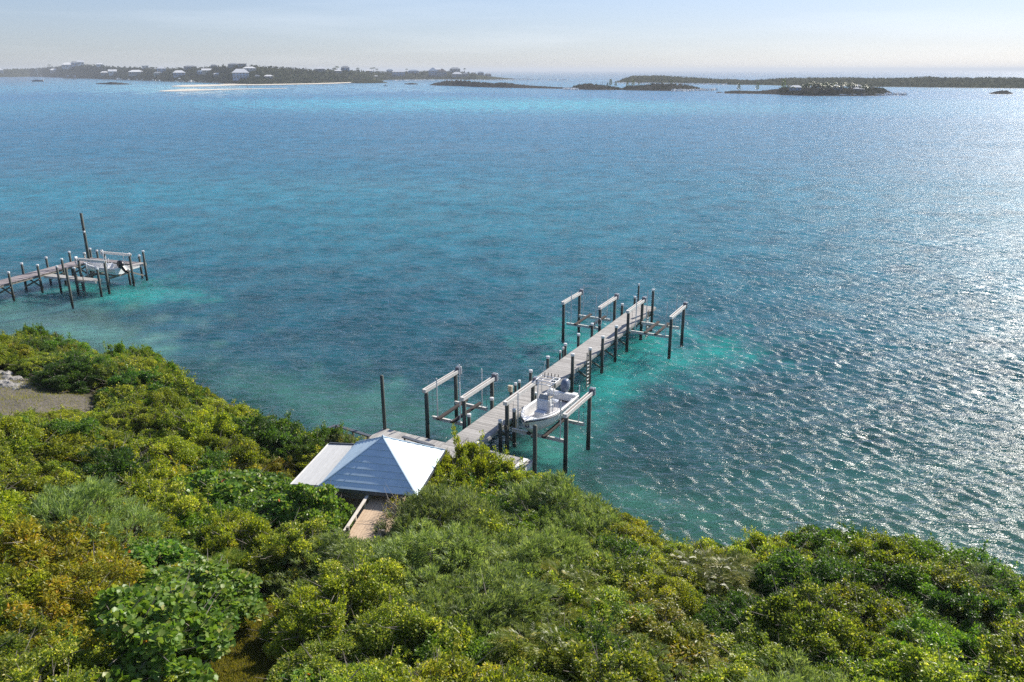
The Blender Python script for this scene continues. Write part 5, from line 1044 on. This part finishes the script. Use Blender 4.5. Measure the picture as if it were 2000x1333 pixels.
HS = [ (2, 141, 10, 6, 'w_white', 'r_white', 'white house cut off by the left edge of the far island', 'hip', 1), (108, 141, 14, 6, 'w_grey', 'r_white', 'small grey house just left of the hilltop villa', 'hip', 1),
 (139, 133, 24, 9, 'w_white', 'r_white', 'long white hillside villa with arcaded front on the left hill', 'hip', 1), (151, 128, 14, 7, 'w_blue', 'r_grey', 'blue-grey house on the crest of the left hill', 'hip', 1), (162, 127, 11, 8, 'w_white', 'r_white', 'white gabled house beside the crest of the left hill', 'gable', 1),
 (199, 128, 12, 5, 'w_white', 'r_white', 'white house on the skyline right of the left hill', 'hip', 1), (222, 145, 14, 8, 'w_white', 'r_white', 'bright white gabled boathouse above the marina', 'gable', 1), (206, 145, 14, 5, 'w_grey', 'r_white', 'low white-roofed shed left of the bright boathouse', 'hip', 1),
 (268, 146, 27, 8, 'w_grey', 'r_white', 'wide white pyramid-roofed pavilion behind the marina', 'hip', 1), (287, 131, 12, 4, 'w_white', 'r_white', 'flat white roof on the skyline above the marina', 'flat', 1), (318, 141, 16, 10, 'w_blue', 'r_white', 'two-storey house with white hip roof above the marina', 'hip', 2), (310, 147, 15, 6, 'w_green', 'r_grey', 'greenish low house below the two-storey white-roofed house', 'hip', 1),
 (352, 149, 22, 10, 'w_blue', 'r_white', 'pale blue house with white roof at the marina', 'hip', 2), (375, 132, 24, 5, 'w_grey', 'r_grey', 'long grey house on the skyline above the pale blue house', 'hip', 1), (406, 143, 17, 8, 'w_cream', 'r_white', 'cream house with white gable roof mid island', 'gable', 1), (394, 144, 13, 6, 'w_blue', 'r_blue', 'blue roofed cottage left of the cream gabled house', 'hip', 1),
 (427, 147, 16, 4, 'w_grey', 'r_white', 'low white roof just left of the large blue house', 'hip', 1), (421, 131, 12, 5, 'w_grey', 'r_grey', 'grey skyline cottage left of the crest house', 'hip', 1), (459, 130, 20, 6, 'w_grey', 'r_grey', 'slate-roofed house on the crest behind the large blue house', 'hip', 1), (477, 130, 16, 5, 'w_grey', 'r_brown', 'flat brown-roofed house on the crest', 'flat', 1),
 (472, 154, 31, 17, 'w_blue', 'r_white', 'large three-storey pale blue house above the beach', 'hip', 3), (490, 138, 24, 7, 'w_white', 'r_white', 'white house with hip roof behind the large blue house', 'hip', 1), (526, 153, 18, 6, 'w_grey', 'r_white', 'white-roofed beach house among palms right of the blue house', 'hip', 1), (504, 152, 10, 5, 'w_grey', 'r_grey', 'small grey cottage between blue house and palms', 'hip', 1),
 (627, 140, 18, 8, 'w_grey', 'r_white', 'white hip-roofed house rising over the palm grove', 'hip', 1), (661, 142, 16, 5, 'w_grey', 'r_white', 'low white roof right of the palm grove house', 'hip', 1), (676, 138, 17, 8, 'w_blue', 'r_grey', 'grey-roofed skyline house beside tall palms', 'hip', 1), (722, 139, 14, 4, 'w_white', 'r_white', 'small white skyline roof near two palms', 'hip', 1), (735, 151, 8, 3, 'w_white', 'r_white', 'tiny white roof above the rocky point', 'hip', 1),
 (779, 149, 26, 12, 'w_blue', 'r_white', 'blue house with bright white porch roof by the inlet', 'hip', 2), (762, 142, 14, 6, 'w_blue', 'r_blue', 'blue skyline house left of the inlet porch house', 'hip', 1), (808, 143, 22, 6, 'w_blue', 'r_blue', 'long low blue house on the skyline by the inlet', 'hip', 1), (846, 149, 18, 15, 'w_blue', 'r_white', 'tall blue house facing the inlet', 'hip', 3), (853, 135, 18, 6, 'w_white', 'r_white', 'white hilltop house behind the tall blue house', 'hip', 1),
 (864, 149, 18, 13, 'w_grey', 'r_brown', 'brown hip-roofed house right of the tall blue house', 'hip', 2), (889, 137, 22, 8, 'w_grey', 'r_grey', 'broad grey-roofed house on the crest of the headland', 'hip', 1), (893, 151, 20, 9, 'w_grey', 'r_white', 'white arched-roof house low on the headland', 'hip', 1), (909, 150, 13, 7, 'w_grey', 'r_grey', 'grey house right of the white arched-roof house', 'hip', 1), (925, 144, 9, 4, 'w_white', 'r_white', 'small white roof near the end of the headland', 'gable', 1), (939, 146, 13, 6, 'w_grey', 'r_blue', 'blue-roofed house near the tip of the headland', 'hip', 1), (953, 149, 14, 5, 'w_grey', 'r_grey', 'last low grey house on the headland tip', 'hip', 1)]
for a in HS: house(MAIN, *a)
for a in [(1552, 178, 22, 9, 'w_blue', 'r_white', 'long white-roofed house left among the cay palms', 'hip', 1), (1635, 176, 16, 6, 'w_grey', 'r_white', 'grey-white roof in the middle of the cay palms', 'hip', 1), (1671, 178, 12, 5, 'w_grey', 'r_white', 'white pavilion roof right of the cay middle', 'hip', 1), (1681, 178, 10, 4, 'w_grey', 'r_white', 'smallest white roof right on the palm cay', 'hip', 1), (1672, 171, 14, 5, 'w_grey', 'r_grey', 'pale roof showing between the cay palm crowns', 'hip', 1), (1630, 167, 10, 4, 'w_white', 'r_white', 'tiny white roof high among the cay palms', 'hip', 1)]: house(RESORT, *a)
# sea wall of the palm cay
x0, y0 = at(1640, 187.8, 0); x1, y1 = at(1722, 187.3, 0); w = MB(); w.bar((x0, y0, 0.7), (x1, y1, 0.7), 2.0, 1.4); tag(w.build('sea_wall', M['w_white']), 'pale low sea wall along the front of the palm cay', 'wall')

def palm_proto(seed, H):
    rg = np.random.default_rng(seed); t = MB(); t.smooth = True; bx = rg.normal(0, 0.6); by = rg.normal(0, 0.6); t.tube([(0, 0, -1), (bx * 0.3, by * 0.3, H * 0.5), (bx, by, H)], [0.28, 0.22, 0.17], 6)
    P = []; D = []; n = 16; k = 12
    for i in range(n):
        a = 2 * math.pi * i / n + rg.normal(0, 0.15); up = rg.uniform(-0.2, 0.9)
        for j in range(k):
            s = (j + 0.5) / k; r = 3.0 * s; z = H + 1.6 * up * s - 2.2 * s * s; base = np.array([bx + r * math.cos(a), by + r * math.sin(a), z])
            for sg in (-1, 1): P.append(base); D.append([math.cos(a + sg * 1.1), math.sin(a + sg * 1.1), -0.5])
    m = len(P); return t.mesh('trunk', M['bark']), leaves_mesh('crown', np.array(P), np.array(D, float), np.tile([[0, 0, 1.0]], (m, 1)) + rg.normal(0, 0.2, (m, 3)), np.full(m, 1.0), np.full(m, 0.42), LEAF['palm'], rg.uniform(0, 1, m), 0.1)
PP = [palm_proto(i, 8.0) for i in range(3)]
def palm(isl, u, v, hpx, label, group):
    x, y, z, d = isl.hit(u, v); k = hpx * d / FPX / 9.6; e = thing('palm_tree', label, 'palm', (x, y, z), random.uniform(0, 6.28), group); e.scale = (k, k, k); t, c = random.choice(PP); put('trunk', t, e); put('crown', c, e); return e
SKY_PALMS = []
for u, v, h in ((660, 141, 12), (655, 143, 11), (700, 142, 10), (726, 140, 9), (731, 140, 10), (908, 142, 9), (160, 126, 7), (100, 134, 8), (737, 142, 8), (650, 146, 10), (795, 142, 8)): SKY_PALMS.append((palm(MAIN, u, v, h, 'tall palm on the skyline of the far island', 'skyline palms of the far island'), u))
order_labels(SKY_PALMS)
rp_ = random.Random(5)
for i in range(46): palm(MAIN, rp_.uniform(510, 720), rp_.uniform(146, 160), rp_.uniform(6, 9), 'palm in the grove behind the far beach', 'palms behind the far beach')
for i in range(48):
    u = rp_.triangular(1522, 1716, 1620); palm(RESORT, u, rp_.uniform(176, 185), rp_.uniform(11, 17) * (1.25 if 1575 < u < 1600 else 1), 'palm crowded on the small right-hand cay', 'palms on the small cay')
def pine(u, v, hpx, isl, label, grp=None):
    x, y, z, d = isl.hit(u, v); H = hpx * d / FPX; rg = np.random.default_rng(int(u)); t = MB(); t.tube([(0, 0, -1), (0, 0, H)], [H * 0.03, H * 0.008], 5)
    n = 420; f = rg.uniform(0.25, 1, n); a = rg.uniform(0, 6.28, n); r = H * 0.26 * (1.15 - f) * rg.uniform(0.2, 1, n) + 0.1; P = np.stack([r * np.cos(a), r * np.sin(a), H * f], 1); D = np.stack([np.cos(a), np.sin(a), np.full(n, 0.7)], 1)
    e = thing('pine_tree', label, 'tree', (x, y, z), 0, grp); t.build('trunk', M['bark'], e); put('crown', leaves_mesh('crown', P, D, unit(rg.normal(size=(n, 3))), np.full(n, H * 0.11), np.full(n, H * 0.03), LEAF['palm'], rg.uniform(0, 1, n), 0.1), e)
for u, v, h, l in ((1192, 171, 14, 'taller bare pine at the gap between the scrub cays'), (1202, 171, 11, 'shorter bare pine beside the gap between the scrub cays'), (1186, 171, 8, 'smallest pine left of the gap between the cays'), (1225, 172, 12, 'pine at the left end of the second scrub hump'), (1236, 171, 13, 'pine on the second scrub hump, nearer its middle'), (1247, 170, 9, 'low pine right on the second scrub hump'), (1442, 180, 14, 'lone pine on the left of the flat rock spit'), (1478, 180, 15, 'lone pine in the middle of the flat rock spit'), (1528, 178, 19, 'dark tree at the left end of the palm cay'), (1310, 167, 9, 'squat pine on the right part of the scrub cay')): pine(u, v, h, RESORT if u > 1400 else CAY2, l)

# moored boats and piers
def far_boat_proto():
    h = MB(); L = 8.0; rings = []
    for t in (0, 0.1, 0.3, 0.6, 1.0): b = 1.3 * min(1, (t / 0.35) ** 0.6 if t > 0 else 0.04); rings.append([(-b, L * (t - 0.5), 1.2 + 0.4 * (1 - t)), (-b * 0.75, L * (t - 0.5) + 0.2, 0.0), (b * 0.75, L * (t - 0.5) + 0.2, 0.0), (b, L * (t - 0.5), 1.2 + 0.4 * (1 - t))])
    h.loft(rings, True, True); c = MB(); c.box((0, 0.4, 1.9), (1.7, 2.8, 1.4), 0, (0.85, 0.8)); tt = MB(); tt.box((0, 0.6, 3.1), (2.0, 3.0, 0.12))
    for sx in (-0.8, 0.8):
        for sy in (-0.6, 1.8): tt.bar((sx, sy, 2.4), (sx, sy, 3.1), 0.08, 0.08)
    return h.mesh('hull', M['gelcoat']), c.mesh('cabin', M['w_white']), tt.mesh('roof', M['pvc'])
FB = far_boat_proto()
for i in range(62):
    u = rp_.triangular(195, 445, 380); x, y = at(u, float(np.interp(u, MAIN.U, MAIN.VB)) + rp_.uniform(-1.2, 0.5), 0); e = thing('moored_boat', 'small white boat moored in the far marina', 'boat', (x, y, -0.2), rp_.uniform(0, 6.28), 'boats moored in the far marina')
    k = rp_.uniform(0.9, 1.6); e.scale = (k, k, k)
    for nm, me in zip(('hull', 'cabin', 'roof'), FB): put(nm, me, e)
def pier(u0, v0, u1, v1, label):
    a = at(u0, v0, 0); b = at(u1, v1, 0); e = thing('pier', label, 'pier', (a[0], a[1], 0)); dx, dy = b[0] - a[0], b[1] - a[1]; L = math.hypot(dx, dy)
    MB().bar((0, 0, 1.7), (dx, dy, 1.7), 2.4, 0.35).build('walkway', M['timber'], e); n = int(L / 9); mb = MB(); mb.tube([(0, 0, -1), (0, 0, 3.2)], 0.28, 6); me = mb.mesh('pile', M['pile'])
    for i in range(n + 1): put('pile', me, e, (dx * i / n, dy * i / n, 0))
pier(124, 153.5, 150, 154.8, 'short dark pier below the left hill of the far island'); pier(200, 155.5, 300, 158.8, 'long pier along the left part of the far marina'); pier(300, 159, 430, 163, 'long pier along the right part of the far marina')
for u, v, l in ((133, 152.3, 'white-roofed hut left on the short dark pier'), (147, 151.8, 'taller white-roofed hut at the end of the short pier'), (351, 156.5, 'white-roofed hut on the marina pier')): house(MAIN, u, v, 5, 4, 'w_grey', 'r_white', l)
def sailboat():
    x, y = at(74, 158.6, 0); d = math.hypot(x, y); k = 17 * d / FPX / 12.0; e = thing('sailboat', 'blue-hulled sailing yacht with bare mast anchored off the far island', 'boat', (x, y, 0), far_dir(x, y) + R(90)); e.scale = (k, k, k)
    h = MB(); h.smooth = True; rings = []
    for t in (0, 0.08, 0.25, 0.5, 0.8, 1.0): b = 1.8 * (1 - (1 - min(1, t / 0.5)) ** 2) * (1 - 0.3 * max(0, t - 0.6) / 0.4) + 0.05; rings.append([(-b, 12 * (t - 0.5), 1.3 + 0.35 * (1 - t)), (-b * 0.7, 12 * (t - 0.5) + 0.3, -0.1), (b * 0.7, 12 * (t - 0.5) + 0.3, -0.1), (b, 12 * (t - 0.5), 1.3 + 0.35 * (1 - t))])
    h.loft(rings, True, True); h.build('hull', M['navy'], e); c = MB(); c.box((0, 0.6, 1.75), (2.0, 4.2, 0.7), 0, (0.8, 0.85)); c.build('cabin', M['w_blue'], e)
    MB().tube([(0, -0.8, 1.3), (0, -0.8, 15.5)], 0.14, 6).build('mast', M['pipe'], e); MB().tube([(0, -0.7, 2.8), (0, 4.2, 2.9)], 0.16, 6).build('boom', M['r_blue'], e)
    for p in ((0, -5.9, 1.6), (0, 5.9, 1.4)): MB().tube([p, (0, -0.8, 15.3)], 0.03, 4).build('stay', M['pipe'], e)
sailboat()
def dinghy(u, v, L, label):
    x, y = at(u, v, 0); e = thing('motorboat', label, 'boat', (x, y, 0), far_dir(x, y) + R(70)); k = L / 8; e.scale = (k, k, k); put('hull', FB[0], e); c = MB(); c.box((0, 0, 1.8), (1.2, 1.6, 1.6)); c.build('cabin', M['r_grey'], e)
dinghy(753, 168.4, 8, 'dark small motorboat crossing before the rocky point')
def marker(u, v, hpx, label):
    x, y = at(u, v, 0); h = hpx * math.hypot(x, y) / FPX; e = MB(); e.tube([(0, 0, -2), (0, 0, h)], h * 0.045, 6); e.box((0, 0, h), (h * 0.16, h * 0.16, h * 0.14)); o = e.build('channel_marker', M['timber']); o.location = (x, y, 0); tag(o, label, 'marker')
marker(483, 172, 8, 'thin channel marker post off the far beach'); marker(965, 183.5, 5, 'leaning channel marker in mid channel'); marker(1176, 168.5, 7, 'thin post on the left scrub cay shore')
# surf on the ocean side
def surf(pts, label, name='surf'):
    rg = np.random.default_rng(int(pts[0][0])); P = []
    for (u0, v0), (u1, v1) in zip(pts[:-1], pts[1:]):
        n = int(abs(u1 - u0) * 14)
        for i in range(n): f = rg.uniform(); v = v0 + (v1 - v0) * f + rg.normal(0, 0.22) * (0.4 + abs(math.sin((u0 + f * (u1 - u0)) * 0.21))); P.append((*at(u0 + (u1 - u0) * f, v, 0), 0.15 + abs(rg.normal(0, 0.12))))
    P = np.array(P); n = len(P); o = put(name, leaves_mesh(name, P, unit(rg.normal(size=(n, 3))), unit(rg.normal(0, .4, (n, 3)) + np.array([0, 0, 1.0])), rg.uniform(1, 3, n), rg.uniform(1, 2.5, n), M['foam'], rg.uniform(0, 1, n), 0.1)); tag(o, label, 'surf', kind='stuff')
M['foam'] = surf_mat('white_surf_foam', [(0.3, (0.72, 0.74, 0.75)), (0.7, (0.80, 0.81, 0.81))], 1.0, 0.9, 0.0)
surf([(770, 157.6), (800, 157.2), (850, 156.8), (880, 156.9), (905, 157.5)], 'white surf along the inlet shore of the headland'); surf([(920, 157.2), (960, 157.4), (1000, 156.6), (1040, 155.2)], 'white breakers off the tip of the headland'); surf([(1000, 154.6), (1020, 155.4), (1035, 156.4), (1065, 155.4)], 'broken white reef surf in the open channel'); surf([(1070, 156.8), (1110, 156.9)], 'thin surf line right of the reef breakers')
surf([(1100, 174.6), (1130, 175.8)], 'surf wash before the left scrub cay'); surf([(1312, 178.3), (1345, 178.2), (1400, 176.8)], 'surf wash at the right end of the scrub cay'); surf([(1206, 163), (1260, 164), (1330, 165.3), (1420, 166.6)], 'surf at the foot of the hazy right island'); surf([(1726, 187), (1770, 186.6)], 'small surf patch off the right end of the palm cay')

# ------------------------------------------------------------------ sea haze
def haze():
    m, nt, out = mat('sea_haze'); pv = N(nt, 'ShaderNodeVolumePrincipled'); pv.inputs['Color'].default_value = (0.70, 0.76, 0.84, 1); pv.inputs['Density'].default_value = 0.00013; pv.inputs['Anisotropy'].default_value = 0.1
    nt.links.new(pv.outputs[0], out.inputs['Volume'])
    mb = MB(); mb.box((0, 20000, 24.0), (80000, 50000, 58.0)); o = mb.build('haze', m); tag(o, 'thin pale sea haze hanging over water and islands', 'haze', kind='stuff')
haze()
